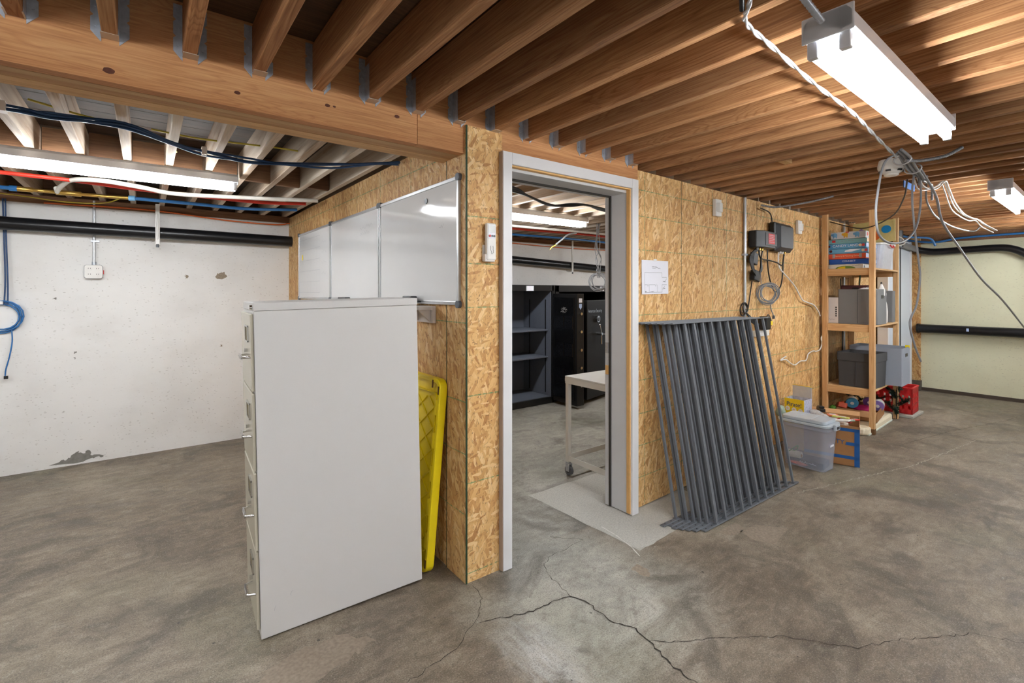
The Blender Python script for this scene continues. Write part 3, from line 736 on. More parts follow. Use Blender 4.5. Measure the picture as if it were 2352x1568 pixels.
# ------------------------------------------------------------------ whiteboards on the side wall (they face -x)
def whiteboard(y0, y1, label, z0=1.335, z1=1.965):
    t = thing('whiteboard', label, 'whiteboard', (0, (y0+y1)/2, z0), (0, 0, 0), 'whiteboards on the OSB wall')
    hw = (y1-y0)/2-.004; h = z1-z0
    mb = Mb(); N_ = 14
    # the thin steel face is very slightly wavy
    vs = []; fs = []
    for i in range(N_+1):
        for j in range(N_+1):
            y = -hw+.012+(2*hw-.024)*i/N_; z = .012+(h-.024)*j/N_
            vs.append((-.012-.0004*math.sin(i*.8+j*.5)*math.sin(j*.9), y, z))
    for i in range(N_):
        for j in range(N_): a = i*(N_+1)+j; fs.append((a, a+1, a+N_+2, a+N_+1))
    mb.smooth = True; mb.add(vs, fs); part(mb, 'writing_face', WB, t)
    part(Mb().box(-.010, -.002, -hw+.01, hw-.01, .01, h-.01), 'backing', DGREY, t)
    for b in ((-hw, hw, 0, .018), (-hw, hw, h-.018, h)): part(Mb().box(-.019, -.001, *b), 'frame_rail', ALU, t, None, .002)
    for b in ((-hw, -hw+.016, .01, h-.01), (hw-.016, hw, .01, h-.01)): part(Mb().box(-.018, -.001, *b), 'frame_rail', ALU, t, None, .002)
    for y in (-hw, hw):
        for z in (0, h):
            T = Matrix.Translation((-.021, y*.985, z*.985+.004)) @ YZ
            part(Mb().prism(rrect(.036, .036, .014), .021, T), 'corner_cap', GREYC, t, 'grey corner cap', .001)
    return t, hw, h
w1, hw, h = whiteboard(.03, 1.035, 'whiteboard nearest the corner post, glossy with a small round magnet near the top')
part(Mb().prism(rrect(.03, .03, .0149), .004, Matrix.Translation((-.018, -hw+.34, h-.075)) @ YZ), 'magnet', GREYC, w1, 'small round magnet')
sb = Mb(); rr = random.Random(9); scribble(sb, (-.0125, -hw+.20, .40), (0, -1, .1), (-1, 0, 0), .05, .01, 6, rr)
part(sb, 'marker_traces', INK, w1)
w2, hw, h = whiteboard(1.04, 2.075, 'middle whiteboard with faint scribbled writing at its upper corner')
sb = Mb()
for k in range(2): scribble(sb, (-.0132, -hw+.35, h-.12-.04*k), (0, -1, .05), (-1, 0, 0), .24-.06*k, .014, 22, rr)
part(sb, 'faint_writing', INK, w2)
w3, hw, h = whiteboard(2.08, 3.12, 'leftmost whiteboard ruled as a calendar grid, farthest from the corner post')
sb = Mb()
for j in range(6): strip(sb, [(-.0128, -.22, .06+.1*j), (-.0128, hw-.03, .06+.1*j)], .003, (-1, 0, 0), .002)
for i in range(8): strip(sb, [(-.0128, -.22+.1*i, .06), (-.0128, -.22+.1*i, .56)], .0015, (-1, 0, 0), .002)
for j in range(5):
    for i in range(7): scribble(sb, (-.0128, -.15+.1*i, .13+.1*j), (0, -1, 0), (-1, 0, 0), .012, .006, 3, rr)
for k in range(4): scribble(sb, (-.0128, -.27, .50-.09*k), (0, -1, 0), (-1, 0, 0), .14, .012, 12, rr)
part(sb, 'calendar_grid', INK, w3, 'hand-ruled calendar grid')
part(Mb().box(-.016, -.014, .35, .38, .37, .42), 'sticky_note', YEL, w3)
for (y, z, l, lab) in ((.50, 1.352, .16, 'black eraser clipped on the lower edge of the nearest whiteboard'), (1.62, 1.335, .22, 'black pen tray clipped on the lower edge of the middle whiteboard')):
    e = thing('pen_tray', lab, 'pen tray', (-.03, y, z-.01))
    part(Mb().box(-.05, .008, -l/2, l/2, 0, .008), 'tray', BLACK, e, None, .002)
    part(Mb().box(-.045, -.005, -l/2+.02, l/2-.03, .0085, .035), 'eraser', DGREY, e, None, .006)
# white bracket under the board
br = thing('shelf_bracket', 'small white wooden bracket on the OSB just under the nearest whiteboard', 'bracket', (0, .39, 1.235))
part(Mb().box(-.02, -.001, -.10, .10, 0, .09), 'back_plate', WPL2, br, None, .002)
part(Mb().box(-.10, -.021, -.10, .10, .07, .09), 'top_plate', WPL2, br, None, .002)
P = [(-.021, .07), (-.09, .07), (-.021, .005)]
XZ = Matrix(((1, 0, 0, 0), (0, 0, -1, 0), (0, 1, 0, 0), (0, 0, 0, 1)))
part(Mb().prism(P, .014, Matrix.Translation((0, -.06, 0)) @ XZ), 'gusset', WPL2, br)
part(Mb().prism(P, .014, Matrix.Translation((0, .08, 0)) @ XZ), 'gusset', WPL2, br)

# remote control on the post (front plane y = -.0145)
rc = thing('remote_control', 'white remote control in its wall cradle on the OSB corner post', 'remote control', (.123, -.015, 1.555))
part(Mb().box(-.034, .026, -.006, 0, -.005, .075), 'cradle_back', WPL2, rc, None, .002)
part(Mb().box(-.034, .026, -.026, -.006, -.008, .03), 'cradle', WPL2, rc, None, .004)
part(Mb().box(-.026, .03, -.032, -.007, .0, .182), 'case', WPL, rc, None, .008)
part(Mb().box(-.018, .022, -.0335, -.031, .135, .17), 'screen', flat('lcd_grey', (206, 208, 206), .3), rc)
part(Mb().box(-.020, .024, -.0328, -.031, .105, .173), 'keypad', PAPER, rc)
part(Mb().cyl((-.011, -.036, .118), (-.011, -.032, .118), .006, 12), 'button', RED, rc, 'red button')
for xx in (.004, .016): part(Mb().cyl((xx, -.036, .118), (xx, -.032, .118), .005, 12), 'button', GREYC, rc, 'grey button')
sb = Mb()
for k in range(2): scribble(sb, (-.003+.012*k, -.0325, .03), (0, 0, 1), (0, -1, 0), .04, .003, 9, rr)
part(sb, 'handwriting', INKD, rc)

# ------------------------------------------------------------------ things on the door wall (facing -y)
def onw(x, z, off=.002): return (x, yw(x)-off, z)
RW = math.atan(K)
pp = thing('paper_sheet', 'white paper with a hand-drawn floor plan taped to the OSB right of the doorway', 'paper', onw(1.487, 1.497, .004), (0, math.radians(-.6), RW))
part(Mb().box(-.150, .150, -.001, .001, -.112, .112), 'sheet', PAPER, pp)
sb = Mb()
def line(*P): strip(sb, [(x, -.001, z) for x, z in P], .0014, (0, -1, 0))
line((-.12, -.10), (-.12, .03), (.075, .03), (.075, 0), (.13, 0)); line((-.12, -.10), (.075, -.10), (.075, -.05), (.13, -.05))
line((-.12, -.05), (-.09, -.05), (-.085, -.06)); line((-.07, -.05), (-.005, -.05), (.0, -.06)); line((-.072, -.05), (-.072, -.10)); line((.02, -.05), (.02, -.10)); line((-.078, -.045), (-.088, -.062)); line((.012, -.045), (.002, -.062))
line((.10, -.03), (.13, .0 - .008)); line((.085, -.075), (.105, -.06))
for (x, z, l) in ((-.04, .072, .05), (-.035, .062, .09), (.085, -.028, .03), (.08, -.075, .03), (-.06, -.094, .04), (-.115, -.094, .012)): scribble(sb, (x, -.001, z), (1, 0, 0), (0, -1, 0), l, .004, 12, rr)
part(sb, 'pen_drawing', INKD, pp)
part(Mb().box(-.02, .015, -.0016, -.0012, .105, .122), 'tape', flat('clear_tape', (238, 238, 240), .2), pp)
for (x, z, lab) in ((2.276, 2.045, 'white motion sensor high on the OSB, left of the steel conduit'), (3.845, 2.028, 'white motion sensor high on the OSB between the routers and the wooden shelf')):
    t = thing('motion_sensor', lab, 'sensor', onw(x, z-.065), (0, 0, RW), 'wall sensors')
    part(Mb().box(-.045, .045, -.03, 0, 0, .13), 'housing', WPL, t, None, .006)
    part(Mb().prism([(-.04, -.03), (.04, -.03), (.02, -.05), (-.02, -.05)], .07, Matrix.Translation((0, 0, .03))), 'lens', WPL, t, None, .004)
cd = thing('conduit_pipe', 'vertical galvanised conduit clipped on the OSB wall left of the routers', 'conduit', onw(2.731, 1.08), (0, 0, RW))
part(Mb().cyl((0, -.014, 0), (0, -.014, 1.10), .0115, 12), 'pipe', GALVW, cd)
part(Mb().box(-.03, .03, -.027, 0, .62, .635), 'strap', GALV, cd); part(Mb().box(-.03, .03, -.027, 0, .15, .165), 'strap', GALV, cd)
cd = thing('conduit_pipe', 'thin vertical galvanised conduit behind the wooden shelf posts', 'conduit', onw(5.127, 0.6), (0, 0, RW))
part(Mb().cyl((0, -.016, 0), (0, -.016, 1.57), .0135, 12), 'pipe', GALVW, cd)
# small router with red label
r1 = thing('router', 'black wall-mounted network box with a red label, left of the larger one', 'router', onw(2.965, 1.77, .012), (0, 0, RW+.03))
part(Mb().prism([(-.17, 0), (.17, 0), (.17, -.075), (.12, -.10), (-.09, -.10), (-.17, -.06)], .142), 'case', BLACK, r1, None, .006)
part(Mb().box(-.082, .15, -.104, -.1, .02, .125), 'face_plate', DGREY, r1, None, .002)
part(Mb().box(-.03, .10, -.1055, -.104, .035, .12), 'sticker', REDL, r1, 'red printed sticker')
sb = Mb()
for k in range(5): strip(sb, [(-.02, -.1055, .05+.014*k), (.085-.02*(k % 2), -.1055, .05+.014*k)], .003, (0, -1, 0))
part(sb, 'sticker_print', PAPER, r1)
for k in range(3): part(Mb().cyl((-.12+.05*k, -.05, -.02), (-.12+.05*k, -.05, .001), .009, 10), 'cable_plug', BRASS if k else GREYCAB, r1)
part(Mb().box(-.03, .03, -.06, -.03, .142, .15), 'indicator', LBLUE, r1)
r2 = thing('router', 'large dark grey wall-mounted network enclosure with chamfered face', 'router', onw(3.37, 1.762, .012), (0, 0, RW+.03))
part(Mb().box(-.19, .19, -.05, 0, 0, .255), 'case', BLACK, r2, None, .01)
mb = Mb(); a = rrect(.36, .245, .02, 3, 0, .1275); b = rrect(.29, .19, .012, 3, 0, .1275); n = len(a)
T = Matrix.Translation((0, 0, 0)) @ XZ
mb.add([(x, y, .05) for x, y in a]+[(x, y, .085) for x, y in b], [(i, (i+1) % n, n+(i+1) % n, n+i) for i in range(n)]+[tuple(range(n, 2*n))], T)
part(mb, 'front_cover', DGREY, r2)
for k in range(3): part(Mb().cyl((-.04+.05*k, -.04, -.02), (-.04+.05*k, -.04, .001), .008, 10), 'cable_plug', BRASS if k == 2 else WPL, r2)
def wc(pts, off=.02): return [(x, yw(x)-off, z) for x, z in pts]
cable('cable', wc([(2.99, 2.12), (3.16, 2.10), (3.21, 2.04), (3.22, 1.94), (3.17, 1.86)], .03), .005, BLACK, 'thin black cable dropping from the joists to the two network boxes')
cable('cable', wc([(3.12, 1.77), (3.125, 1.66), (3.15, 1.55), (3.21, 1.45), (3.30, 1.40), (3.40, 1.46), (3.44, 1.58), (3.45, 1.70), (3.49, 1.76)], .03), .006, BLACK, 'black cable sagging in a deep loop between the two network boxes')
cable('cable', wc([(2.93, 1.77), (2.95, 1.70), (3.02, 1.68), (3.15, 1.675), (3.30, 1.66), (3.40, 1.64), (3.43, 1.70), (3.44, 1.76)], .04), .006, BLACK, 'black cable running sideways just under the network boxes')
cable('cable', wc([(3.35, 1.76), (3.345, 1.66), (3.40, 1.60), (3.58, 1.52), (3.72, 1.45), (3.80, 1.39), (3.90, 1.32), (4.05, 1.29), (4.19, 1.265), (4.31, 1.20), (4.36, 1.15)], .03), .0065, WPL, 'white cable sweeping from the large network box to the wooden shelf')
cable('cable', wc([(4.45, 1.07), (4.50, 1.06), (4.51, .98), (4.41, .92), (4.43, .86), (4.37, .80), (4.24, .79), (4.20, .80), (4.06, .78), (4.0, .72), (3.86, .725), (3.73, .70), (3.62, .73), (3.52, .77), (3.40, .775), (3.52, .80)], .025), .0055, WPL, 'crinkled white cord hanging down from the wooden shelf', k=4)
cable('cable', wc([(2.97, 1.77), (2.985, 1.65), (2.99, 1.55), (3.0, 1.47)], .03), .004, GREYCAB, 'thin grey lead running down to the coiled grey cable')
mb = Mb(); rr = random.Random(4)
def coil(mb, c, u, v, r0, turns, th, jit=.12, seed=1, n=18):
    r_ = random.Random(seed); P = []; u, v, c = Vector(u), Vector(v), Vector(c); nn = u.cross(v)
    for i in range(turns*n+1):
        a = 2*PI*i/n; q = r0*(1+jit*math.sin(a*.37+i*.01)+jit*.4*math.sin(a*1.7)); P.append(c+u*q*math.cos(a)+v*q*math.sin(a)+nn*(th*2*math.sin(a*.61+2)))
    return mb.tube(P, th, 6)
ug = (math.cos(RW), math.sin(RW), 0)
cl = thing('cable_coil', 'coiled grey network cable hanging on the OSB below the network boxes', 'cable', onw(3.03, 1.385, .075), (0, 0, 0))
part(coil(Mb(), (0, 0, 0), (.8, -.6, 0), (0, 0, 1), .078, 7, .0042, .2, 2), 'coil', GREYCAB, cl)
part(Mb().tube(catmull([(.06, -.03, -.03), (.12, .03, -.07), (.16, .05, -.13), (.21, .05, -.2)], 5), .005, 6), 'tail', GREYCAB, cl)
part(Mb().box(.20, .225, .042, .058, -.225, -.195), 'plug', GREYC, cl, None, .002)
ad = thing('power_adapter', 'black power adapter tangled in looped black leads beside the steel conduit', 'adapter', onw(2.86, 1.48, .03), (0, math.radians(12), RW))
part(Mb().box(-.05, .05, -.03, .015, .01, .10), 'brick', BLACK, ad, None, .008)
part(Mb().box(-.10, -.02, -.03, .01, .14, .24), 'brick', DGREY, ad, None, .008)
mb = Mb()
for k in range(6):
    rr = random.Random(20+k); w_ = .045+.01*k
    P = [(.04-.01*k, -.02, .29), (-.02-w_*.4, -.025, .27+.01*(k % 2)), (-.06-w_, -.02, .18), (-.03-w_*.7, -.03, .07), (.01, -.02, .03+.01*k), (.03+.006*k, -.03, .12), (.05, -.02, .22), (.06, -.02, .29)]
    mb.tube(catmull(P, 6), .0055, 6)
part(mb, 'looped_leads', BLACK, ad)
cable('cable', wc([(2.83, 1.49), (2.80, 1.40), (2.77, 1.30), (2.75, 1.25), (2.72, 1.22)], .03), .005, BLACK, 'black lead dropping along the steel conduit')
kn = thing('cable_knot', 'knotted bundle of black leads over the railing panels', 'cable', onw(2.72, 1.18, .03))
mb = Mb(); coil(mb, (-.03, 0, .08), ug, (0, 0, 1), .045, 2, .005, .2, 6)
for k in range(5): mb.tube(catmull([(.0, 0, .05), (.04+.01*k, -.01, .0), (.09+.02*k, -.01, -.04-.008*k), (.2, -.01, -.05)], 4), .005, 6)
part(mb, 'leads', BLACK, kn)
ol = thing('power_outlet', 'white outlet box behind the railing panels with a black plug and yellow tag', 'outlet', onw(2.99, 1.02), (0, 0, RW))
part(Mb().box(-.12, .12, -.05, 0, 0, .05), 'box', WPL, ol, None, .004)
part(Mb().box(-.03, .06, -.09, -.02, .055, .17), 'plug_brick', BLACK, ol, None, .01)
part(Mb().tube(catmull([(.05, -.05, .16), (.10, -.05, .18), (.15, -.05, .13), (.13, -.05, .08), (.09, -.05, .06)], 5), .005, 6), 'lead', BLACK, ol)
part(Mb().box(.11, .17, -.056, -.052, .09, .125), 'tag', YEL, ol, 'yellow tag')

# ------------------------------------------------------------------ railing panels leaning on the wall
LEAN = math.atan2(.222, 1.2)
def rail_panel():
    t = thing('railing_panel', '', 'railing')
    Hh = 1.222
    part(Mb().box(0, 1.22, -.015, .015, 0, .008), 'bottom_bar', GUN, t, None, .001)
    part(Mb().box(0, 1.22, -.015, .015, Hh-.008, Hh), 'top_bar', GUN, t, None, .001)
    for k in range(11):
        x = .14+.102*k
        pk = part(Mb().box(x-.0072, x+.0072, -.0072, .0072, .0085, Hh-.0085), 'picket', GUN, t)
        part(Mb().box(x-.012, x+.012, -.012, .012, .0085, .014), 'weld_foot', GUN, pk)
    for x in (.03, .09): part(Mb().cyl((x, 0, .008), (x, 0, .0095), .004, 8), 'screw_hole', BLACK, t)
    return t
rp = rail_panel()
offs = [(1.365, -.420, 'frontmost of the stack'), (1.322, -.388, 'second from the front'), (1.298, -.358, 'third from the front'), (1.276, -.328, 'fourth from the front, in the middle'), (1.252, -.298, 'third from the wall'), (1.262, -.268, 'second from the wall'), (1.225, -.238, 'rearmost, against the OSB')]
for i, (x, y, lab) in enumerate(offs):
    t = rp if i == 0 else copy_tree(rp)
    t.location = (x, y, .003); t.rotation_euler = (-LEAN, 0, math.radians(.4*(i % 3-1)))
    t['label'] = 'grey railing panel leaning by the doorway, %s' % lab
    t['group'] = 'railing panels leaning on the OSB wall'

# ------------------------------------------------------------------ wooden shelf unit
SR = math.radians(3)
sh = thing('wooden_shelf', 'tall pine shelving unit with four posts and three loaded shelves standing along the OSB wall', 'shelf', (4.44, -.37, .002), (0, 0, SR))
SL, SD = .97, .45
def sp(x, y, z): # shelf-local to world
    c, s = math.cos(SR), math.sin(SR); return (4.44+c*x-s*y, -.37+s*x+c*y, z)
for (x, y, hh) in ((0, 0, 2.255), (0, SD-.045, 2.245), (SL-.05, 0, 2.235), (SL-.05, SD-.045, 2.20)):
    part(Mb().box(x, x+.05, y, y+.045, 0, hh), 'post', PINE, sh, None, .002)
for z in (1.635, 1.07, .435):
    d = .002
    s_ = part(Mb().box(.052, SL-.052, .001, SD-.001, z-.018, z-.002), 'shelf_board', PINEX, sh)
    part(Mb().box(.012, .045, .047, SD-.047, z-.072, z), 'side_rail', PINEX, sh, None, .002)
    part(Mb().box(SL-.045, SL-.012, .047, SD-.047, z-.072, z), 'side_rail', PINEX, sh, None, .002)
    part(Mb().box(.052, SL-.052, SD-.03, SD-.002, z-.072, z-.019), 'long_rail', PINE, sh)
part(Mb().box(-.002, .052, -.002, .047, 0, .055), 'foot_stain', flat('dark_wood_foot', (112, 78, 44), .7), sh, 'darker foot of the front post')

# board games, bottom to top
games = [('game_box', .05, .10, .30, .36, (236, 230, 214), 'white board game box with a green and yellow wheel, bottom of the stack', 'white'),
         ('game_box', .052, .07, .34, .38, (30, 84, 168), 'royal blue board game box second from the bottom of the stack', 'blue'),
         ('game_box', .055, .08, .325, .34, (226, 92, 58), 'orange and red memory game box third from the bottom of the stack', 'orange'),
         ('game_box', .050, .075, .34, .37, (104, 168, 204), 'light blue board game box with white swoosh, below the Candy Land box', 'lb2'),
         ('game_box', .052, .075, .35, .34, (88, 156, 200), 'light blue Candy Land game box in the middle of the stack', 'lb'),
         ('game_box', .048, .08, .33, .34, (120, 168, 172), 'greyish teal board game box second from the top of the stack', 'teal'),
         ('game_box', .072, .085, .30, .28, (198, 200, 206), 'pale game box printed with colourful elephants, top of the stack', 'eleph')]
games = [list(g) for g in games]
zc = 1.636
for i, (nm, hh, y0, ly, lx, rgb, lab, kd) in enumerate(games):
    lab = lab.replace('the Candy Land box', 'the box lettered CANDY LAND').replace('Candy Land', 'CANDY LAND')
    ctr = sp(.10+lx/2+.01*(i % 2), y0+ly/2+.012, zc)
    g = thing('game_box', lab, 'board game', ctr, (0, 0, SR+math.radians((-2, 3, -1, 2, -2, 1, 0)[i])), 'board games on the top shelf')
    bodym = flat('box_%s' % kd, rgb, .5, noise=.03)
    endm = {'lb': LILAC, 'lb2': LILAC, 'orange': LILAC, 'blue': LILAC, 'teal': PEACH}.get(kd, WPL)
    part(Mb().box(-lx/2, lx/2, -ly/2, ly/2, 0, hh*.55), 'box_base', bodym, g, None, .001)
    ld = part(Mb().box(-lx/2-.002, lx/2+.002, -ly/2-.002, ly/2+.002, hh*.2, hh-.002), 'lid', bodym, g, None, .001)
    part(Mb().box(-lx/2+.002, lx/2-.002, -ly/2-.003, -ly/2-.0021, hh*.22, hh-.004), 'end_print', endm, ld)
    F = face((-lx/2-.0028, 0, hh*.55), (-1, 0, 0))
    if kd == 'lb': text('lettering', 'CANDY LAND', .034, F, PAPER, ld, sx=1.05)
    if kd == 'teal': text('lettering', '~ ~ ~ ~', .03, F, flat('brown_print', (150, 96, 60), .6), ld, sx=1.2)
    if kd == 'orange':
        text('lettering', 'Memory & Matching Game', .022, F, PEACH, ld, sx=.9)
        for yy in (-.12, .115): part(Mb().box(-lx/2-.0032, -lx/2-.0022, yy-.012, yy+.012, hh*.2, hh-.003), 'stripe', flat('box_grey', (170, 160, 160), .5), ld)
    if kd == 'blue': text('lettering', 'CONNECT', .024, F, PAPER, ld)
    if kd == 'teal' : part(Mb().box(-lx/2-.0034, -lx/2-.0022, .105, .135, hh*.3, hh-.01), 'badge', RED, ld)
    if kd == 'lb2':
        mb = Mb(); mb.prism([(-.03, -.012), (-.12, .013), (-.02, .015), (.02, .004), (.03, -.012)], .001, Matrix.Translation((-lx/2-.0028, 0, hh*.55)) @ Matrix(((0, 0, -1, 0), (1, 0, 0, 0), (0, 1, 0, 0), (0, 0, 0, 1))))
        part(mb, 'swoosh', PAPER, ld)
    if kd in ('lb', 'lb2'):
        for yy, m_ in ((.15, MAROON), (-.13, PEACH), (-.155, REDL)):
            part(Mb().cyl((-lx/2-.0034, yy, hh*.55), (-lx/2-.002, yy, hh*.55), .014, 12), 'figure_print', m_, ld)
    if kd == 'white':
        mb = Mb(); P = [(.09*math.cos(a), .03*math.sin(a)) for a in [PI*i/14 for i in range(15)]]
        Tm = Matrix.Translation((-lx/2-.003, .0, 0.002)) @ Matrix(((0, 0, -1, 0), (1, 0, 0, 0), (0, 1, 0, 0), (0, 0, 0, 1)))
        part(Mb().prism(P, .0006, Tm), 'wheel_print', flat('olive', (120, 150, 60), .6), ld)
        part(Mb().prism([(x*.8, y*.8) for x, y in P[:8]]+[(0, 0)], .0012, Tm), 'wheel_print', YEL, ld)
        sb = Mb(); scribble(sb, (-lx/2-.003, -.06, hh*.7), (0, -1, 0), (-1, 0, 0), .07, .006, 12, random.Random(3)); part(sb, 'lettering', INKD, ld)
        part(Mb().prism([(-.02, 0), (0.02, 0), (.0, .03)], .001, Matrix.Translation((-lx/2+.04, -ly/2-.0032, .01)) @ XZ), 'triangle_print', BLACK, ld)
    if kd == 'eleph':
        for yy, m_ in ((.115, LBLUE), (.02, flat('ochre', (216, 164, 44), .5)), (-.08, LBLUE)):
            mb = Mb(); mb.cyl((-lx/2-.0035, yy, hh*.58), (-lx/2-.002, yy, hh*.58), .022, 14)
            mb.cyl((-lx/2-.0035, yy+.022, hh*.62), (-lx/2-.002, yy+.022, hh*.62), .013, 12)
            mb.box(-lx/2-.0035, -lx/2-.002, yy-.018, yy-.008, hh*.14, hh*.5); mb.box(-lx/2-.0035, -lx/2-.002, yy+.006, yy+.016, hh*.14, hh*.5)
            part(mb, 'elephant_print', m_, ld)
        part(Mb().box(-lx/2-.0034, -lx/2-.002, -.01, .02, hh*.84, hh-.003), 'red_print', RED, ld)
        part(Mb().cyl((.06-lx/2, -ly/2-.0036, hh*.55), (.06-lx/2, -ly/2-.002, hh*.55), .02, 12), 'red_print', REDL, ld)
    zc += hh+.0008
# translucent tub and puzzle board
tb = thing('plastic_tub', 'translucent white plastic tub with a rolled rim on the top shelf behind the games', 'tub', sp(.68, .20, 1.636), (0, 0, SR))
TRL = flat('milky_plastic', (226, 230, 240), .35, alpha=.85)
def rloop(w_, d_, r, z, k=4): return [(x, y, z) for x, y in rrect(w_, d_, r, k)]
def tapered(w0, d0, w1, d1, h, r, th=.004):
    mb = Mb(); A = rloop(w0, d0, r, 0); B_ = rloop(w1, d1, r, h); Ci = rloop(w1-2*th, d1-2*th, r, h); D = rloop(w0-2*th, d0-2*th, r, th); n = len(A)
    vs = A+B_+Ci+D; fs = [tuple(range(n))[::-1], tuple(range(3*n, 4*n))]
    for i in range(n):
        j = (i+1) % n
        for k in range(3): fs.append((k*n+i, k*n+j, (k+1)*n+j, (k+1)*n+i))
    return mb.add(vs, fs)
part(tapered(.40, .30, .46, .36, .27, .05), 'tub', TRL, tb)
mb = Mb(); ring(mb, rrect(.485, .385, .06, 5), rrect(.452, .352, .05, 5), .022, Matrix.Translation((0, 0, .258))); part(mb, 'rim', WPL, tb, None, .004)
part(Mb().tube(catmull([(-.06, -.193, .262), (-.05, -.205, .24), (.0, -.208, .232), (.05, -.205, .24), (.06, -.193, .262)], 5), .007, 8), 'handle', RED, tb, 'red handle')
cable('green_strap', [sp(.62, .06, 1.93), sp(.60, .12, 1.945), sp(.57, .18, 1.925), sp(.55, .24, 1.935)], .011, GREEN, 'bright green plastic strap lying over the tub rim under the puzzle board', 'strap')
bagm = flat('crumpled_clear_bag', (228, 228, 232), .2, alpha=.6, noise=.2, scale=60, bump=1)
def lump(name, c, r, m, label, cat, seed=1, sq=(1, 1, .6), parent=None, amp=.25):
    rnd = random.Random(seed); mb = Mb(); n, k = 14, 9; vs = []
    ph = [rnd.uniform(0, 6) for _ in range(6)]
    for i in range(k+1):
        th = PI*i/k
        for j in range(n):
            a = 2*PI*j/n; q = r*(1+amp*(math.sin(3*a+ph[0])*math.sin(2*th+ph[1])+.6*math.sin(5*a+ph[2]+3*th))*.6)
            vs.append((c[0]+sq[0]*q*math.sin(th)*math.cos(a), c[1]+sq[1]*q*math.sin(th)*math.sin(a), c[2]+sq[2]*q*math.cos(th)))
    fs = [(i*n+j, (i+1)*n+j, (i+1)*n+(j+1) % n, i*n+(j+1) % n) for i in range(k) for j in range(n)]
    mb.smooth = True; mb.add(vs, fs)
    if parent: return part(mb, name, m, parent)
    return tag(mb.build(name, m), label, cat)
lump('plastic_bag', sp(.56, .19, 1.885), .085, bagm, 'crumpled clear plastic bag stuffed in the tub on the top shelf', 'bag', 3, (1.1, 1.6, .5))
pz = thing('puzzle_board', 'wooden shape-sorting board with purple pentagon, orange disc and blue circle on the top shelf', 'puzzle', sp(.52, .125, 1.92), (math.radians(-3), math.radians(10), SR))
part(Mb().box(0, .014, -.185, .185, 0, .235), 'board', PLYB, pz, None, .002)
mb = Mb(); ring(mb, [(-.185, 0), (.185, 0), (.185, .235), (-.185, .235)], [(-.168, .016), (.168, .016), (.168, .219), (-.168, .219)], .003, Matrix.Translation((-.003, 0, 0)) @ YZ); part(mb, 'raised_edge', PLYB, pz)
def yzd(P, m_, nm, dy, dz): part(Mb().prism([(x+dy, y+dz) for x, y in P], .002, Matrix.Translation((-.0045, 0, 0)) @ YZ), nm, m_, pz)
cir = lambda r: [(r*math.cos(2*PI*i/20), r*math.sin(2*PI*i/20)) for i in range(20)]
yzd([(.05*math.cos(PI/2+2*PI*i/5), .05*math.sin(PI/2+2*PI*i/5)) for i in range(5)], PURPLE, 'pentagon', .11, .12)
yzd(cir(.052), ORANGE, 'orange_disc', -.005, .075); yzd(cir(.042), flat('azure', (30, 138, 196), .4), 'blue_disc', -.11, .135)

# middle shelf
wbx = thing('wifi_router', 'pinkish white upright router box at the wall end of the middle shelf', 'router', sp(.15, .385, 1.072), (0, 0, SR))
part(Mb().box(-.045, .03, -.055, .055, 0, .27), 'case', WPL2, wbx, None, .006)
for k in range(5): part(Mb().box(-.0465, -.0452, -.038, -.026, .07+.022*k, .085+.022*k), 'port', BLACK, wbx)
sb = Mb(); scribble(sb, (-.046, .03, .04), (0, -1, 0), (-1, 0, 0), .05, .005, 9, random.Random(2)); part(sb, 'printed_marks', GREYC, wbx)
def fabric_bin(name, label, loc, w_, d_, h, m, rot=0, handle=None, lip=0, fold=True, taper=0):
    t = thing(name, label, 'storage bin', loc, (0, 0, SR+math.radians(rot)), 'fabric bins on the wooden shelf')
    part(tapered(w_-taper, d_-taper, w_, d_, h, .012, .006), 'body', m, t)
    if lip:
        mb = Mb(); ring(mb, rrect(w_+.008, d_+.008, .014, 3), rrect(w_-.012, d_-.012, .01, 3), lip, Matrix.Translation((0, 0, h-lip))); part(mb, 'folded_cuff', m, t, None, .002)
    if handle is not None:
        part(Mb().box(-.045, .045, -d_/2-.002, -d_/2+.001, h-.095, h-.06), 'handle_hole', BLACK, t, 'dark hand hole', .004)
    part(Mb().box(-w_/2-.0016, -w_/2+.002, -.0015, .0015, .01, h-.01), 'seam', DGREY, t)
    return t
fabric_bin('fabric_bin', 'mid grey fabric bin at the front of the middle shelf', sp(.265, .165, 1.072), .33, .34, .355, FABG, 0, True)
fabric_bin('fabric_bin', 'narrow grey fabric bin at the back of the middle shelf, right of the white bottle', sp(.80, .14, 1.072), .15, .26, .34, FABG, 3)
bt = thing('spray_bottle', 'white plastic bottle with a red label on the middle shelf between the grey bins', 'bottle', sp(.56, .06, 1.072))
part(Mb().lathe([(.04, 0), (.046, .01), (.048, .12), (.040, .2), (.032, .235), (.02, .25)], 18), 'body', WPL, bt)
part(Mb().lathe([(.022, .251), (.034, .275), (.036, .31), (.02, .35), (.012, .365)], 14), 'cap', WPL, bt)
part(Mb().box(-.047, -.03, -.02, .035, .03, .10), 'label', RED, bt, 'red label')
lump('plastic_bag', sp(.30, .13, 1.40), .10, flat('white_bag', (226, 222, 222), .5), 'white bag bulging from the grey bin on the middle shelf', 'bag', 5, (1, 1.1, .42))
bt = thing('glue_bottle', 'small white bottle with a dark nozzle sticking out of the middle-shelf bin', 'bottle', sp(.34, .02, 1.36))
part(Mb().lathe([(.03, 0), (.032, .06), (.016, .10), (.008, .12)], 14), 'body', WPL, bt); part(Mb().lathe([(.008, .121), (.006, .14)], 10), 'nozzle', BLACK, bt)
mp_ = thing('storage_case', 'dark maroon plastic case behind the grey bin on the middle shelf', 'case', sp(.52, .33, 1.072), (0, 0, SR))
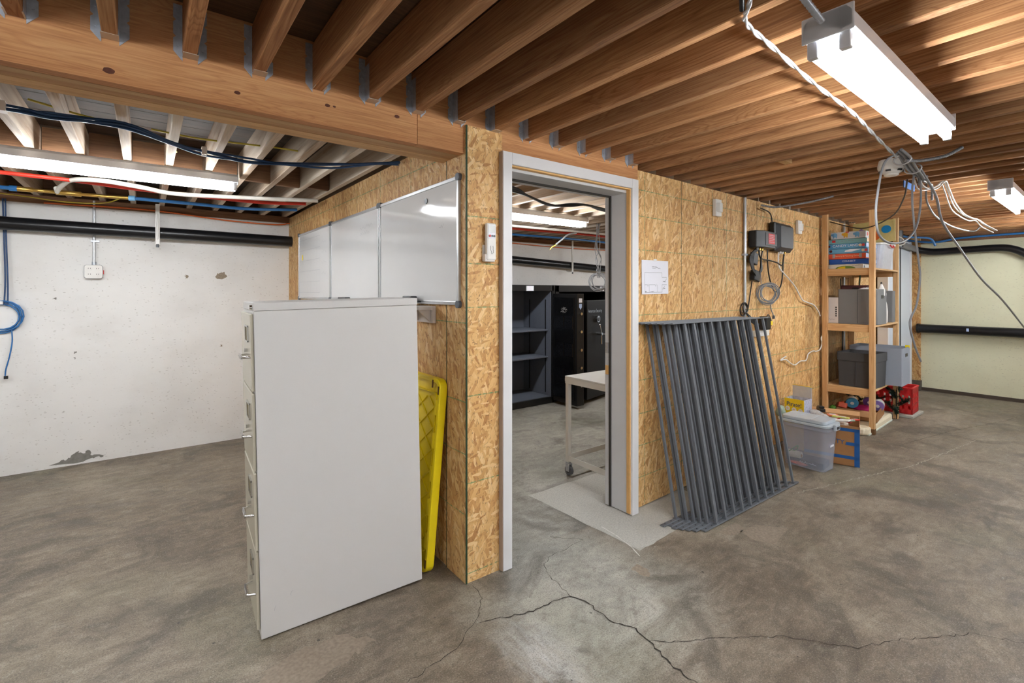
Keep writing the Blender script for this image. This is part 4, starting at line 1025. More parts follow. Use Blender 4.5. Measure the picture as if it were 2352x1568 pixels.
part(Mb().box(-.03, .03, -.17, .09, 0, .40), 'case', MAROON, mp_, None, .008); part(Mb().box(-.034, -.03, -.08, -.02, .36, .375), 'catch', BLACK, mp_)
gb = thing('garden_tool', 'dark green plastic handle standing on the middle shelf before the white door', 'tool', sp(.86, .34, 1.072))
part(Mb().tube(catmull([(0, 0, 0), (0, 0, .38), (-.01, -.01, .5), (.005, .0, .54)], 5), .008, 8), 'shaft', flat('dark_green', (40, 84, 60), .5), gb)
part(Mb().box(-.012, .012, -.05, .04, .375, .40), 'crosspiece', flat('dark_green2', (40, 84, 60), .5), gb)
# lower shelf
b1 = fabric_bin('fabric_bin', 'charcoal fabric bin with a folded cuff at the front of the lower shelf', sp(.235, .16, .437), .34, .33, .345, FABD, -4, None, .085, taper=.02)
lump('orange_toy', (-.05, .10, .315), .035, ORANGE, '', '', 2, (1, 1, .4), b1)
b2 = fabric_bin('fabric_bin', 'light blue-grey fabric bin sticking out past the post on the lower shelf', sp(.62, .10, .437), .34, .46, .385, FABL, 0, True, .0)
part(Mb().box(.10, .13, -.235, -.20, .375, .40), 'yellow_tag', YEL, b2)

# things on the floor below the shelf
cmat = thing('foam_mat', 'folded cream foam mat with a rounded end lying on the floor under the wooden shelf', 'mat', (4.80, -.175, .002), (0, 0, SR))
part(Mb().prism(rrect(.96, .30, .06, 5), .075), 'upper_fold', CREAMF, cmat, None, .02)
part(Mb().box(-.44, .43, -.155, .155, .0, .018), 'lower_fold', flat('greenish_white', (214, 220, 208), .7), cmat, None, .004)
tbx = thing('cardboard_tray', 'low open cardboard box holding bright toys on the cream mat under the shelf', 'box', (4.86, -.13, .082), (0, 0, SR+.1))
def carton(t, w_, d_, h, th=.004, m=CARDB, mi=CARDL, flaps=()):
    mb = Mb(); mb.box(-w_/2, w_/2, -d_/2, -d_/2+th, 0, h).box(-w_/2, w_/2, d_/2-th, d_/2, 0, h).box(-w_/2, -w_/2+th, -d_/2, d_/2, 0, h).box(w_/2-th, w_/2, -d_/2, d_/2, 0, h).box(-w_/2, w_/2, -d_/2, d_/2, 0, th)
    part(mb, 'carton', m, t)
    for ax, sgn, ln, ang in flaps:
        if ax == 'x': T = Matrix.Translation((sgn*w_/2, 0, h)) @ Matrix.Rotation(-sgn*ang, 4, 'Y'); b = (min(0, sgn*0), .003, -d_/2, d_/2, 0, ln)
        else: T = Matrix.Translation((0, sgn*d_/2, h)) @ Matrix.Rotation(sgn*ang*-1, 4, 'X') ; b = (-w_/2, w_/2, 0, .003, 0, ln)
        if ax == 'x': T = Matrix.Translation((sgn*w_/2, 0, h)) @ Matrix.Rotation(sgn*ang, 4, 'Y')
        part(Mb().box(*b, T=T), 'flap', mi, t)
carton(tbx, .50, .34, .10, flaps=(('x', -1, .12, 1.9),))
def toy_bottle(loc, m1, m2, label, tilt):
    t = thing('toy', label, 'toy', loc, tilt)
    part(Mb().lathe([(.045, 0), (.055, .02), (.05, .06), (.028, .10), (.02, .13)], 16), 'body', m1, t)
    part(Mb().lathe([(.056, -.012), (.058, -.001), (.02, 0)], 16), 'disc_base', m2, t)
    part(Mb().lathe([(.018, -.016), (.016, -.0125)], 10), 'hub', WPL, t); return t
toy_bottle((4.70, -.10, .235), WPL, flat('sky_blue', (80, 160, 206), .3), 'blue disc-based toy in the cardboard box under the shelf', (0, 1.25, .4))
toy_bottle((4.88, -.20, .235), WPL, PURPLE, 'purple disc-based toy behind the front post under the shelf', (0, 1.2, .2))
toy_bottle((4.93, -.26, .20), WPL, flat('lilac', (150, 130, 200), .3), 'lilac cone toy lying at the edge of the cardboard box under the shelf', (0, 1.3, .1))
t = thing('toy_block', 'orange-red plastic block lying in the cardboard box under the shelf', 'toy', (4.68, -.01, .165), (.2, .3, .5))
part(Mb().box(-.05, .05, -.04, .04, 0, .055), 'block', flat('vermilion', (214, 84, 44), .5), t, None, .006)
for k in range(2): part(Mb().cyl((-.022+.044*k, 0, .055), (-.022+.044*k, 0, .068), .013, 10), 'stud', flat('vermilion2', (214, 84, 44), .5), t)
lump('cloth', (4.80, -.17, .17), .09, MAGENTA, 'bright magenta cloth bunched in the cardboard box under the shelf', 'cloth', 8, (1, 1.1, .4))
lump('toy', (4.56, .03, .18), .03, GREEN, 'small bright green toy at the wall side of the cardboard box', 'toy', 12, (1, 1, .8))
def fir(loc, h, label, seed, nb=7, spread=.5):
    rnd = random.Random(seed); t = thing('fir_branch', label, 'artificial branch', loc, group='artificial fir branches under the shelf')
    st = Mb(); st.tube([(0, 0, 0), (rnd.uniform(-.02, .02), 0, h*.5), (0, 0, h*.9)], .005, 6)
    nd = Mb()
    def needles(a, b, k):
        a, b = Vector(a), Vector(b); d = (b-a).normalized()
        for i in range(k):
            p = a.lerp(b, i/k); v = Vector((rnd.uniform(-1, 1), rnd.uniform(-1, 1), rnd.uniform(-1, 1))); v = (v-d*v.dot(d)).normalized()
            q = p+(v+d*.7)*.028; s_ = d.cross(v)*.0034
            nd.add([p-s_, p+s_, q], [(0, 1, 2)])
    for k in range(nb):
        z = h*(.15+.8*k/nb); a = rnd.uniform(0, 2*PI); l = spread*h*(1-.5*k/nb)*rnd.uniform(.6, 1.1)
        e = (l*math.cos(a), l*math.sin(a), z+l*.7)
        st.tube([(0, 0, z), e], .003, 5); needles((0, 0, z), e, 150)
        m_ = Vector((0, 0, z)).lerp(Vector(e), .55); e2 = m_+Vector((rnd.uniform(-.06, .06), rnd.uniform(-.06, .06), .05)); st.tube([m_, e2], .002, 4); needles(m_, e2, 80)
    needles((0, 0, h*.1), (0, 0, h), 120)
    part(st, 'twigs', flat('dark_twig', (60, 48, 36), .8), t); part(nd, 'needles', NEEDLE, t, 'dark green needles')['kind'] = 'stuff'
fir((5.36, -.31, .002), .36, 'dark green artificial fir branch standing before the red crate', 3, 13, .5)
fir((5.02, -.02, .14), .24, 'small dark fir sprig sticking up behind the toys under the shelf', 5, 5, .5)
fir((5.20, -.14, .10), .26, 'dark fir sprig just left of the red crate behind the front post', 8, 5, .6)
# red crate
cr = thing('plastic_crate', 'red slotted plastic crate on the floor past the wooden shelf', 'crate', (5.72, -.22, .03), (0, 0, SR))
mb = Mb(); W_, D_, H_ = .30, .34, .28
for s in (-1, 1):
    for z0, z1 in ((0, .05), (.095, .115), (.16, .18), (.225, .28)):
        a, b = sorted((s*W_/2, s*(W_/2-.012))); mb.box(a, b, -D_/2, D_/2, z0, z1)
        a, b = sorted((s*D_/2, s*(D_/2-.012))); mb.box(-W_/2, W_/2, a, b, z0, z1)
    for k in range(7):
        y = -D_/2+D_*k/6; a, b = sorted((s*W_/2, s*(W_/2-.010))); mb.box(a, b, max(-D_/2, y-.017), min(D_/2, y+.017), 0, .27)
        x = -W_/2+W_*k/6; a, b = sorted((s*D_/2, s*(D_/2-.010))); mb.box(max(-W_/2, x-.015), min(W_/2, x+.015), a, b, 0, .27)
mb.box(-W_/2, W_/2, -D_/2, D_/2, 0, .008); part(mb, 'lattice', RED, cr)
mb = Mb(); ring(mb, rrect(W_+.014, D_+.014, .012, 3), rrect(W_-.02, D_-.02, .01, 3), .016, Matrix.Translation((0, 0, .281))); part(mb, 'rim', RED, cr, None, .003)
tag(Mb().box(5.50, 5.92, -.42, -.04, 0.001, .028).build('cement_slab', GBLOCK, bevel=.004), 'thin grey cement slab under the red crate', 'slab')

# ------------------------------------------------------------------ clear storage box, cartons on the floor
cb = thing('storage_box', 'clear plastic storage box with pale blue-grey lid on the floor by the railing panels', 'storage box', (3.045, -.325, .002), (0, 0, math.radians(-1)))
part(tapered(.20, .30, .225, .345, .335, .035, .003), 'clear_body', CLEAR, cb)
mb = Mb(); ring(mb, rrect(.252, .375, .045, 5), rrect(.222, .342, .04, 5), .03, Matrix.Translation((0, 0, .318))); part(mb, 'body_rim', CLEAR, cb, None, .003)
lid = part(Mb().prism(rrect(.258, .385, .045, 5), .018, Matrix.Translation((0, 0, .349))), 'lid', LIDG, cb, None, .004)
part(Mb().prism(rrect(.222, .325, .03, 5), .026, Matrix.Translation((0, 0, .368))), 'raised_top', LIDG, lid, None, .005)
for k in (-1, 1): part(Mb().box(-.1, .1, k*.052-.002, k*.052+.002, .393, .3965), 'lid_rib', LIDG, lid)
lt = part(Mb().box(-.04, .04, -.212, -.193, .325, .37), 'latch', LIDG, cb, None, .004)
part(Mb().box(-.025, .025, -.2135, -.2121, .335, .355), 'latch_plate', DGREY, lt)
part(Mb().box(-.035, .03, -.172, -.170, .19, .205), 'sticker', PAPER, cb, 'small white sticker')
sp_ = thing('twine_spool', 'spool of pale twine lying inside the clear storage box', 'spool', (3.0, -.24, .075))
part(Mb().cyl((0, -.05, 0), (0, .05, 0), .032, 16), 'twine', flat('twine', (226, 222, 204), .8, noise=.1, scale=120), sp_); part(Mb().cyl((0, -.055, 0), (0, .055, 0), .012, 10), 'core', CARDB, sp_)
cable('green_loop', [(2.98, -.20, .09), (2.98, -.24, .13), (2.985, -.27, .155), (2.99, -.26, .12), (2.99, -.22, .10)], .004, GREEN, 'thin green plastic loop inside the clear storage box', 'loop')
bk_ = thing('booklet', 'dark booklets stacked inside the clear storage box', 'booklet', (3.05, -.33, .008), (0, 0, .1))
part(Mb().box(-.08, .08, -.12, .12, 0, .05), 'booklets', flat('dark_blue_paper', (54, 60, 76), .7), bk_, None, .003)
sb = Mb(); scribble(sb, (-.081, .05, .03), (0, -1, 0), (-1, 0, 0), .12, .008, 16, random.Random(8)); part(sb, 'print', PAPER, bk_)
lump('cloth', (2.99, -.27, .022), .06, flat('coral_cloth', (214, 112, 92), .8), 'crumpled coral cloth at the bottom of the clear storage box', 'cloth', 9, (.7, 1.5, .3))
# yellow carton
yb = thing('snack_carton', 'yellow open carton printed Pirate! behind the clear storage box against the OSB', 'carton', (3.47, -.075, .002), (0, 0, math.radians(-3)))
yw_ = flat('carton_yellow', (246, 208, 30), .5)
mb = Mb(); w_, d_, hh = .15, .165, .44
mb.box(-w_/2, -w_/2+.004, -d_/2, d_/2, 0, hh); part(mb, 'front_panel', yw_, yb)
mb = Mb(); mb.box(-w_/2+.0045, w_/2, -d_/2, -d_/2+.004, 0, hh).box(-w_/2+.0045, w_/2, d_/2-.004, d_/2, 0, hh).box(w_/2-.004, w_/2, -d_/2, d_/2, 0, hh); part(mb, 'side_panels', flat('carton_mauve', (184, 188, 214), .5, noise=.3, scale=60), yb)
part(Mb().box(w_/2-.004, w_/2, -d_/2, d_/2, hh, hh+.10, T=Matrix.Translation((-.0, 0, 0))), 'flap', flat('carton_inside', (206, 204, 206), .7), yb, 'pale inside of the raised flap')
part(Mb().box(w_/2-.006, w_/2+.001, -d_/2, d_/2, hh+.1, hh+.104), 'flap_edge', yw_, yb)
F = face((-w_/2-.001, -.0, hh-.05), (-1, 0, 0))
text('lettering', 'Pirate!', .052, F, flat('navy_print', (34, 60, 110), .5), yb, .001, .95)
for yy, zz in ((.055, .35), (0, .345), (-.055, .34)):
    c_ = part(Mb().cyl((-w_/2-.0015, yy, zz), (-w_/2-.0005, yy, zz), .02, 14), 'round_print', PAPER, yb)
    part(Mb().cyl((-w_/2-.0022, yy, zz), (-w_/2-.0016, yy, zz), .009, 8), 'snack_print', PEACH, c_)
lump('plastic_bag', (3.30, .0, .33), .045, flat('sage_bag', (150, 168, 150), .4), 'crumpled sage green bag by the wall left of the yellow carton', 'bag', 14, (.9, .8, 1.1))
# big carton with blue tape
cx = thing('cardboard_box', 'open cardboard box with blue tape, full of packets, beside the clear storage box', 'box', (3.45, -.355, .002), (0, 0, math.radians(17)))
carton(cx, .43, .38, .32, flaps=(('x', 1, .14, 1.5),))
X_ = -.2165
for b in ((-.19, .19, .275, .30), (-.19, -.155, .0, .30), (-.19, .19, .055, .08), (-.19, -.10, .165, .19)): part(Mb().box(X_-.0008, X_+.001, *b), 'tape', TAPE, cx, 'blue tape')
text('lettering', 'TY.', .05, face((X_-.001, -.065, .185), (-1, 0, 0)), TAPE, cx)
names = [('craft_packet', REDL, 'red printed packet on top of the taped cardboard box, nearest the rim', (-.06, -.09, .325), (.11, .06), .2),
         ('craft_packet', flat('scarlet_packet', (226, 52, 36), .4), 'scarlet packet at the right corner of the taped cardboard box', (-.02, -.155, .33), (.07, .05), -.4),
         ('craft_packet', flat('lime_packet', (206, 210, 110), .4), 'lime yellow packet in the middle of the taped cardboard box', (-.03, -.06, .34), (.12, .06), .5),
         ('craft_packet', WPL, 'long white card lying across the taped cardboard box', (-.12, -.02, .325), (.24, .05), .25),
         ('craft_packet', flat('orange_packet', (226, 120, 70), .4), 'small orange packet at the back of the taped cardboard box', (.04, .0, .335), (.08, .05), 1.0),
         ('craft_packet', flat('sage_packet', (150, 170, 146), .4), 'sage green packet sliding over the front rim of the taped cardboard box', (-.12, -.13, .34), (.06, .05), .8)]
for i, (nm, m_, lab, (x, y, z), (a, b), rz) in enumerate(names):
    q = Matrix.Rotation(math.radians(17), 4, 'Z') @ Vector((x, y, 0)); t = thing(nm, lab, 'packet', (3.45+q.x, -.355+q.y, z), (.12*(i % 3-1), .22*(i % 2), rz+1.2), 'packets in the taped cardboard box')
    part(Mb().box(-a/2, a/2, -b/2, b/2, 0, .012), 'packet', m_, t, None, .004); part(Mb().box(-a*.3, a*.3, -b*.3, b*.3, .0122, .0135), 'label', PAPER, t)
lump('packing_paper', (3.45, -.34, .245), .145, flat('kraft_and_white', (216, 206, 190), .8), 'crumpled pale packing filling the taped cardboard box', 'paper', 21, (1, 1, .5))
for k, (x, y, z, s_) in enumerate(((3.46, -.22, .36, 4), (3.42, -.28, .35, 7))):
    lump('plastic_bag', (x, y, z-.02), .04, bagm, ('crumpled clear bag at the wall side' if k == 0 else 'crumpled clear bag in the middle')+' of the taped cardboard box', 'bag', s_, (1, 1.3, .6))
t = thing('tape_dispenser', 'black tool lying at the wall side of the taped cardboard box', 'tool', (3.63, -.20, .326), (0, .05, .6)); part(Mb().box(-.07, .07, -.02, .02, 0, .03), 'body', BLACK, t, None, .006); part(Mb().box(-.03, .03, -.022, .022, .03, .045), 'grip', BLACK, t, None, .004)

# ------------------------------------------------------------------ hanging cables, smoke detector
def hc(P, y): return [(x, y+.0*i, z) for i, (x, z) in enumerate(P)]
tw = Mb()
P = catmull([(.03, -1.39, 2.40), (.04, -1.36, 2.25), (.09, -1.33, 2.19), (.16, -1.285, 2.18), (.35, -1.27, 2.175), (.75, -1.245, 2.165), (1.19, -1.22, 2.17), (1.6, -1.18, 2.165), (2.065, -1.15, 2.14)], 14)
for ph in (0, PI):
    Q = []
    for i, p in enumerate(P): a = i*.55+ph; Q.append(p+Vector((0, math.cos(a)*.0042, math.sin(a)*.0042)))
    tw.tube(Q, .0042, 6)
part_ = tag(tw.build('twisted_cable', flat('braided_grey_cable', (196, 198, 200), .4, metal=.3, noise=.2, scale=40)), 'twisted pale cables strapped under the fir joists beside the near lamp', 'cable')
cable('cable', [(.03, -1.36, 2.40), (.03, -1.345, 2.28), (.05, -1.33, 2.21), (.10, -1.305, 2.185)], .0075, BLACK, 'short thick black cable curving out from between the joists near the closest lamp')
cable('cable', [(-.40, -1.25, 2.36), (-.36, -1.26, 2.20), (-.31, -1.265, 2.176), (-.25, -1.26, 2.185), (-.2, -1.25, 2.36)], .008, BLACK, 'black cable loop dipping below a joist at the top of the view')
cable('cable', hc([(2.07, 2.16), (1.86, 2.07), (1.755, 1.89), (1.736, 1.777), (1.788, 1.692), (1.961, 1.662), (2.23, 1.693), (2.443, 1.79), (2.534, 1.956), (2.506, 2.11), (2.40, 2.15)], -1.15), .0058, GREYCAB, 'grey cable hanging in a wide round loop before the wooden shelf')
cable('cable', hc([(2.44, 2.12), (2.399, 1.967), (2.443, 1.79), (2.534, 1.585), (2.562, 1.48), (2.488, 1.321), (2.355, 1.221), (2.443, 1.088), (2.581, .972)], -1.14), .0058, GREYCAB, 'grey cable dangling nearly straight down right of the wooden shelf')
cable('cable', hc([(2.48, 2.14), (2.829, 2.018), (2.99, 1.864), (3.474, 1.716), (4.218, 1.507), (5.181, 1.318), (6.537, .99)], -1.16), .0075, GREYCAB, 'long grey cable sloping away to the right before the cream wall')
for k in range(3):
    cable('cable', [(x, -1.15+.012*k, z+.01*(k % 2)-.008*k) for x, z in ((2.50, 2.10), (2.6, 2.05), (2.88, 2.07+.01*k), (3.126, 2.155), (3.221, 2.12), (3.408, 2.035-.01*k), (3.678, 1.985), (3.975, 1.98), (4.218, 1.985+.008*k), (4.48, 1.97), (4.966, 1.96))], .0045, WPL,
          'white cable of the wavy bundle hooked under the joists, %s strand' % ('upper', 'middle', 'lower')[k], group='wavy white cable bundle')
cable('cable', [(2.9, -1.10, 2.17), (2.88, -1.10, 2.03), (3.05, -1.08, 1.98), (3.4, -1.05, 1.945), (3.9, -1.05, 1.915), (4.6, -1.05, 1.935), (4.9, -1.05, 2.0)], .006, GREYCAB, 'thin dull grey cable sagging below the wavy white bundle')
cable('cable', [(2.47, -1.1, 2.08), (2.8, -1.0, 2.02), (3.3, -.8, 1.97), (4.0, -.4, 1.98), (4.4, .0, 2.12)], .005, BLACK, 'thin black cable running from the hanging bundle back to the OSB wall')
cable('cable', [(2.5, -1.12, 2.19), (2.52, -1.13, 2.12), (2.62, -1.13, 2.10), (2.83, -1.13, 2.10), (2.88, -1.13, 2.09), (2.88, -1.13, 2.0)], .007, ARMOR, 'short bent armoured cable beside the smoke detector')
bd = thing('cable_bundle', 'thick bundle of grey cables strapped under the joists above the wooden shelf', 'cable bundle', (2.25, -1.16, 2.1))
for k in range(5):
    part(Mb().tube(catmull([(-.22+.02*k, .01*k-.02, .07), (-.1, .012*k-.03, .045+.004*k), (.05, .01*k-.02, .015+.006*(k % 2)), (.16, .008*k-.015, -.0), (.26+.01*k, .01*(k % 3)-.01, -.02)], 5), .0075, 6), 'strand', GREYC if k % 2 else GREYCAB, bd)
for x in (-.12, .08): part(Mb().tube([(x, .04*math.cos(a), .035-.1*(x+.12)+.028*math.sin(a)) for a in [2*PI*i/14 for i in range(15)]], .004, 5), 'strap', ALU, bd)
spiral_conduit([(2.15, -1.17, 2.13), (2.24, -1.22, 2.135), (2.34, -1.30, 2.16), (2.42, -1.36, 2.21)], .010, 'ribbed grey conduit rising from the cable bundle into the joists')
sm = thing('smoke_detector', 'white round smoke detector hanging under the joists by the cable bundle', 'smoke detector', (2.32, -1.06, 2.09))
part(Mb().lathe([(.035, .012), (.05, .02), (.066, .045), (.068, .06), (.06, .095)], 24), 'housing', WPL, sm)
part(Mb().lathe([(.028, .0), (.036, .004), (.036, .0118)], 20), 'sensor_cap', WPL, sm)
for k in range(6):
    a = k*PI/3; part(Mb().box(.050, .060, -.012, .012, .022, .032, T=Matrix.Rotation(a, 4, 'Z')), 'vent_slot', DGREY, sm)
tag(Mb().box(3.1, 3.36, -.93, -.925, 2.15, 2.198).build('painter_tape', TAPE), 'piece of blue tape stuck on a far joist left of the hanging cables', 'tape')
tag(Mb().prism([(0, 0), (.05, .01), (.04, .05), (.01, .045)], .004, Matrix.Translation((2.42, -1.16, 2.03)) @ XZ).build('cable_tag', DGREY), 'small dark tag dangling under the smoke detector', 'tag')

# ------------------------------------------------------------------ pipes on the cream wall
def pipe(name, pts, r, m, label, cat='pipe', k=6, n=14): return tag(Mb().tube(catmull(pts, k), r, n).build(name, m), label, cat)
lp = thing('drain_pipe', 'thick black horizontal pipe across the middle of the cream wall', 'pipe', (7.5, -2.5, .885))
part(Mb().cyl((0, -3.0, 0), (0, 2.475, 0), .06, 18), 'pipe', BLACKG, lp); part(Mb().cyl((0, 2.475, 0), (0, 2.50, 0), .068, 18), 'collar', BLACK, lp)
part(Mb().box(-.062, -.0605, 1.95, 1.975, -.01, .03), 'chalk_mark', LILAC, lp)
pipe('drain_pipe', [(7.4, .12, 2.03), (7.48, -.05, 1.98), (7.5, -.2, 1.955), (7.5, -.5, 1.96), (7.5, -.78, 1.965), (7.5, -.92, 1.95), (7.5, -1.05, 1.88), (7.5, -1.13, 1.76), (7.5, -1.15, .98)], .046, BLACKG, 'black pipe along the top of the cream wall bending down at the right', 'pipe', 8)
cable('blue_tubing', [(7.3, .1, 2.13), (7.4, -.2, 2.08), (7.45, -.5, 2.12), (7.45, -1.2, 2.13)], .014, BLUE, 'blue water tubing running above the black pipe on the cream wall', 'tubing')
cable('blue_tubing', [(6.6, .05, 2.16), (7.0, -.02, 2.14), (7.2, -.2, 2.12), (7.25, -.25, 2.02)], .014, BLUE, 'blue water tubing crossing over behind the wooden shelf top', 'tubing')
pipe('drain_pipe', [(6.35, -.05, 2.17), (6.35, -.05, 1.96)], .075, BLACK, 'short black pipe stub dropping from the joists right of the puzzle board', 'pipe', 2)
pipe('drain_pipe', [(6.3, -.02, 2.05), (6.8, .0, 2.03), (7.4, .0, 2.0)], .04, flat('grey_pipe', (120, 120, 122), .5), 'grey pipe running over the top of the white door', 'pipe', 4)
cable('pipe_hook', [(5.9, -.12, 2.21), (5.9, -.12, 2.09), (6.0, -.19, 2.05), (6.02, -.22, 1.98), (5.98, -.15, 1.95)], .007, WPL, 'white pipe hook curling below the ceiling right of the shelf', 'hook')
cable('cable', [(4.98, yw(5)-.03, 1.55), (5.0, yw(5)-.03, 1.3), (5.06, yw(5)-.02, 1.0), (5.06, yw(5)-.02, .5)], .006, BLACK, 'thin black cable on the OSB behind the wooden shelf')

# ------------------------------------------------------------------ left bay: pipe, tubing, outlet
dp = thing('drain_pipe', 'long black drain pipe hung along the white foundation wall', 'pipe', (0, 3.48, 1.93))
part(Mb().tube([(-4.2, 0, .035), (-2, 0, .012), (0, 0, 0), (3, 0, -.075), (5, 0, -.155), (7.9, 0, -.25)], .054, 20), 'pipe', BLACKG, dp)
for (x, z0, lab) in ((-1.14, 2.19, 'white strap hanger holding the black pipe in the left bay'), (4.04, 2.19, 'white strap hanger holding the black pipe in the back room')):
    zc_ = 1.93 if x < 0 else 1.81
    t = thing('pipe_hanger', lab, 'pipe hanger', (x, 3.41, zc_-.13))
    part(Mb().box(-.016, .016, -.012, .0, .02, z0-zc_+.13), 'strap', WPL, t, None, .002)
    part(Mb().tube(catmull([(0, -.006, .30), (0, -.012, .17), (0, .0, .06), (0, .05, .035), (0, .13, .05)], 5), .010, 8), 'hook', WPL, t)
    part(Mb().cyl((0, -.008, 0), (0, -.008, .03), .012, 8), 'end_screw', GREYC, t)
cd = thing('conduit_pipe', 'thin galvanised conduit dropping down the white wall to the outlet box', 'conduit', (-1.585, 3.585, 1.636))
part(Mb().cyl((0, 0, 0), (0, 0, .56), .0105, 12), 'pipe', GALVW, cd); part(Mb().cyl((0, 0, 0), (0, 0, .025), .016, 12), 'connector', GALV, cd)
part(Mb().box(-.02, .035, -.014, .01, .20, .212), 'strap', GALV, cd)
ob = thing('outlet_box', 'square metal outlet box with two sockets on the white wall', 'outlet', (-1.587, 3.6, 1.515))
P = [(-.05, 0), (.05, 0), (.062, .012), (.062, .108), (.05, .12), (-.05, .12), (-.062, .108), (-.062, .012)]
part(Mb().prism(P, .045, Matrix.Translation((0, 0, 0)) @ XZ), 'box', GALVW, ob, None, .003)
pl = part(Mb().prism([(x*.96, .06+(y-.06)*.96) for x, y in P], .004, Matrix.Translation((0, -.045, 0)) @ XZ), 'cover_plate', WPL, ob, None, .002)
for x in (-.027, .027):
    for z in (.035, .085):
        so = part(Mb().cyl((x, -.049, z), (x, -.052, z), .018, 14), 'socket', WPL, pl)
        mb = Mb(); mb.box(x-.008, x-.005, -.0525, -.0519, z-.002, z+.008); mb.box(x+.005, x+.008, -.0525, -.0519, z-.002, z+.008); part(mb, 'slots', BLACK, so)
part(Mb().box(.0625, .068, -.03, -.01, .04, .075), 'knockout', RED, ob)
cable('red_tubing', [(-4.0, 2.45, 2.175), (-2.6, 2.46, 2.17), (-1.66, 2.47, 2.165), (-1.31, 2.53, 2.16), (-.90, 2.60, 2.165), (-.43, 2.60, 2.165), (-.10, 2.50, 2.175)], .014, REDT, 'red water tubing strapped under the joists of the left bay', 'tubing')
cable('blue_tubing', [(-1.30, 2.80, 2.13), (-.9, 2.83, 2.135), (-.53, 2.84, 2.135), (-.12, 2.72, 2.15)], .014, BLUE, 'blue water tubing right of the brass fitting in the left bay', 'tubing')
cable('blue_tubing', [(-4.0, 2.88, 2.13), (-2.6, 2.86, 2.13), (-2.04, 2.85, 2.13), (-1.95, 2.85, 2.13)], .014, BLUE, 'blue water tubing left of the brass fitting at the frame edge', 'tubing')
cable('white_tubing', [(-1.74, 2.82, 2.135), (-1.70, 2.70, 2.16), (-1.62, 2.45, 2.165), (-1.45, 2.28, 2.15), (-1.25, 2.32, 2.14), (-1.05, 2.42, 2.135), (-.67, 2.36, 2.145), (-.37, 2.27, 2.15), (-.08, 2.2, 2.16)], .016, WTUBE, 'white water tubing looping under the joists of the left bay', 'tubing')
bf = thing('pipe_fitting', 'brass and copper tee fitting joining the blue tubing in the left bay', 'fitting', (-1.95, 2.85, 2.13))
part(Mb().tube([(0, 0, 0), (.08, 0, 0), (.081, 0, 0), (.2, -.003, 0), (.201, -.003, 0), (.34, -.01, 0), (.341, -.01, 0), (.5, -.02, 0), (.65, -.05, 0)], [.018, .018, .013, .013, .019, .019, .012, .013, .014], 12), 'valve_body', BRASS, bf)
part(Mb().cyl((.0, 0, 0), (-.04, 0, 0), .02, 12), 'crimp', BLUE, bf); part(Mb().cyl((.62, -.045, 0), (.66, -.052, 0), .02, 12), 'crimp', LBLUE, bf)
part(Mb().cyl((.21, -.01, 0), (.21, -.06, .02), .016, 12), 'branch', WTUBE, bf)
bl = thing('cable_bundle', 'bundle of dark blue data cables slung under the pale joists of the left bay', 'cable bundle', (-.9, 1.0, 2.16))
for k in range(4):
    rr = random.Random(k)
    Pp = [(-3.4, .85), (-2.3, .86), (-1.706, .885), (-1.55, .904), (-1.305, .90), (-1.107, 1.05), (-.966, 1.14), (-.764, 1.20), (-.558, 1.17), (-.325, 1.0), (-.134, .80), (-.02, .70)]
    part(Mb().tube(catmull([(x+.9, y-1.0+.012*(k % 2)+rr.uniform(-.008, .008), .012*(k//2)+rr.uniform(-.008, .012)+(.012 if i == 4 else 0)) for i, (x, y) in enumerate(Pp)], 5), .0062, 6), 'data_cable', BLUED, bl)
for x, y in ((-1.70, .885), (-.97, 1.135)): part(Mb().box(x+.9-.012, x+.9+.012, y-1.0-.02, y-1.0+.03, -.012, .03), 'staple', WPL2, bl)
cable('yellow_cable', [(-1.64, 1.0, 2.25), (-1.45, 1.05, 2.23), (-1.25, 1.12, 2.23), (-1.12, 1.3, 2.22), (-1.08, 1.5, 2.23)], .005, YCAB, 'thin yellow cable drooping from the joists left of centre in the left bay')
cable('yellow_cable', [(-1.2, 1.2, 2.26), (-1.0, 1.12, 2.23), (-.8, 1.12, 2.24), (-.6, 1.12, 2.25), (-.4, 1.15, 2.26)], .005, YCAB, 'thin yellow cable threading through the joists in the left bay')
cable('yellow_cable', [(-3.0, 3.3, 2.16), (-2.1, 3.3, 2.15), (-1.75, 3.25, 2.12), (-1.5, 3.2, 2.13), (-1.38, 3.15, 2.18)], .005, YCAB, 'thin yellow cable by the sill plate at the left edge')
cable('orange_cable', [(-1.9, 3.56, 2.14), (-1.2, 3.555, 2.15), (-.6, 3.55, 2.11), (-.15, 3.55, 2.105), (.0, 3.55, 2.13)], .006, ORANGE, 'thin orange cable along the top of the white wall')
bc = thing('cable_coil', 'blue data cable coil hanging on the white wall at the left edge', 'cable', (-2.12, 3.57, 1.2))
mb = Mb(); coil(mb, (-.03, 0, 0), (1, 0, 0), (0, 0, 1), .115, 4, .006, .12, 3); part(mb, 'coil', BLUE, bc)
mb = Mb()
for k in range(2): mb.tube(catmull([(-.02+.014*k, 0, .95), (-.012+.012*k, 0, .6), (-.005+.014*k, -.005, .3), (-.01+.02*k, -.01, .10)], 5), .0055, 6)
part(mb, 'riser', BLUED, bc)
part(Mb().tube(catmull([(.03, 0, -.1), (.035, -.01, -.2), (.02, -.01, -.32), (.0, -.01, -.42), (-.005, -.01, -.48)], 5), .005, 6), 'tail', BLUE, bc)
part(Mb().box(-.012, .012, -.02, .0, -.50, -.475), 'connector', BLACK, bc, None, .002)
part(Mb().box(-.06, -.015, -.03, -.01, .10, .125), 'tie', WPL, bc)
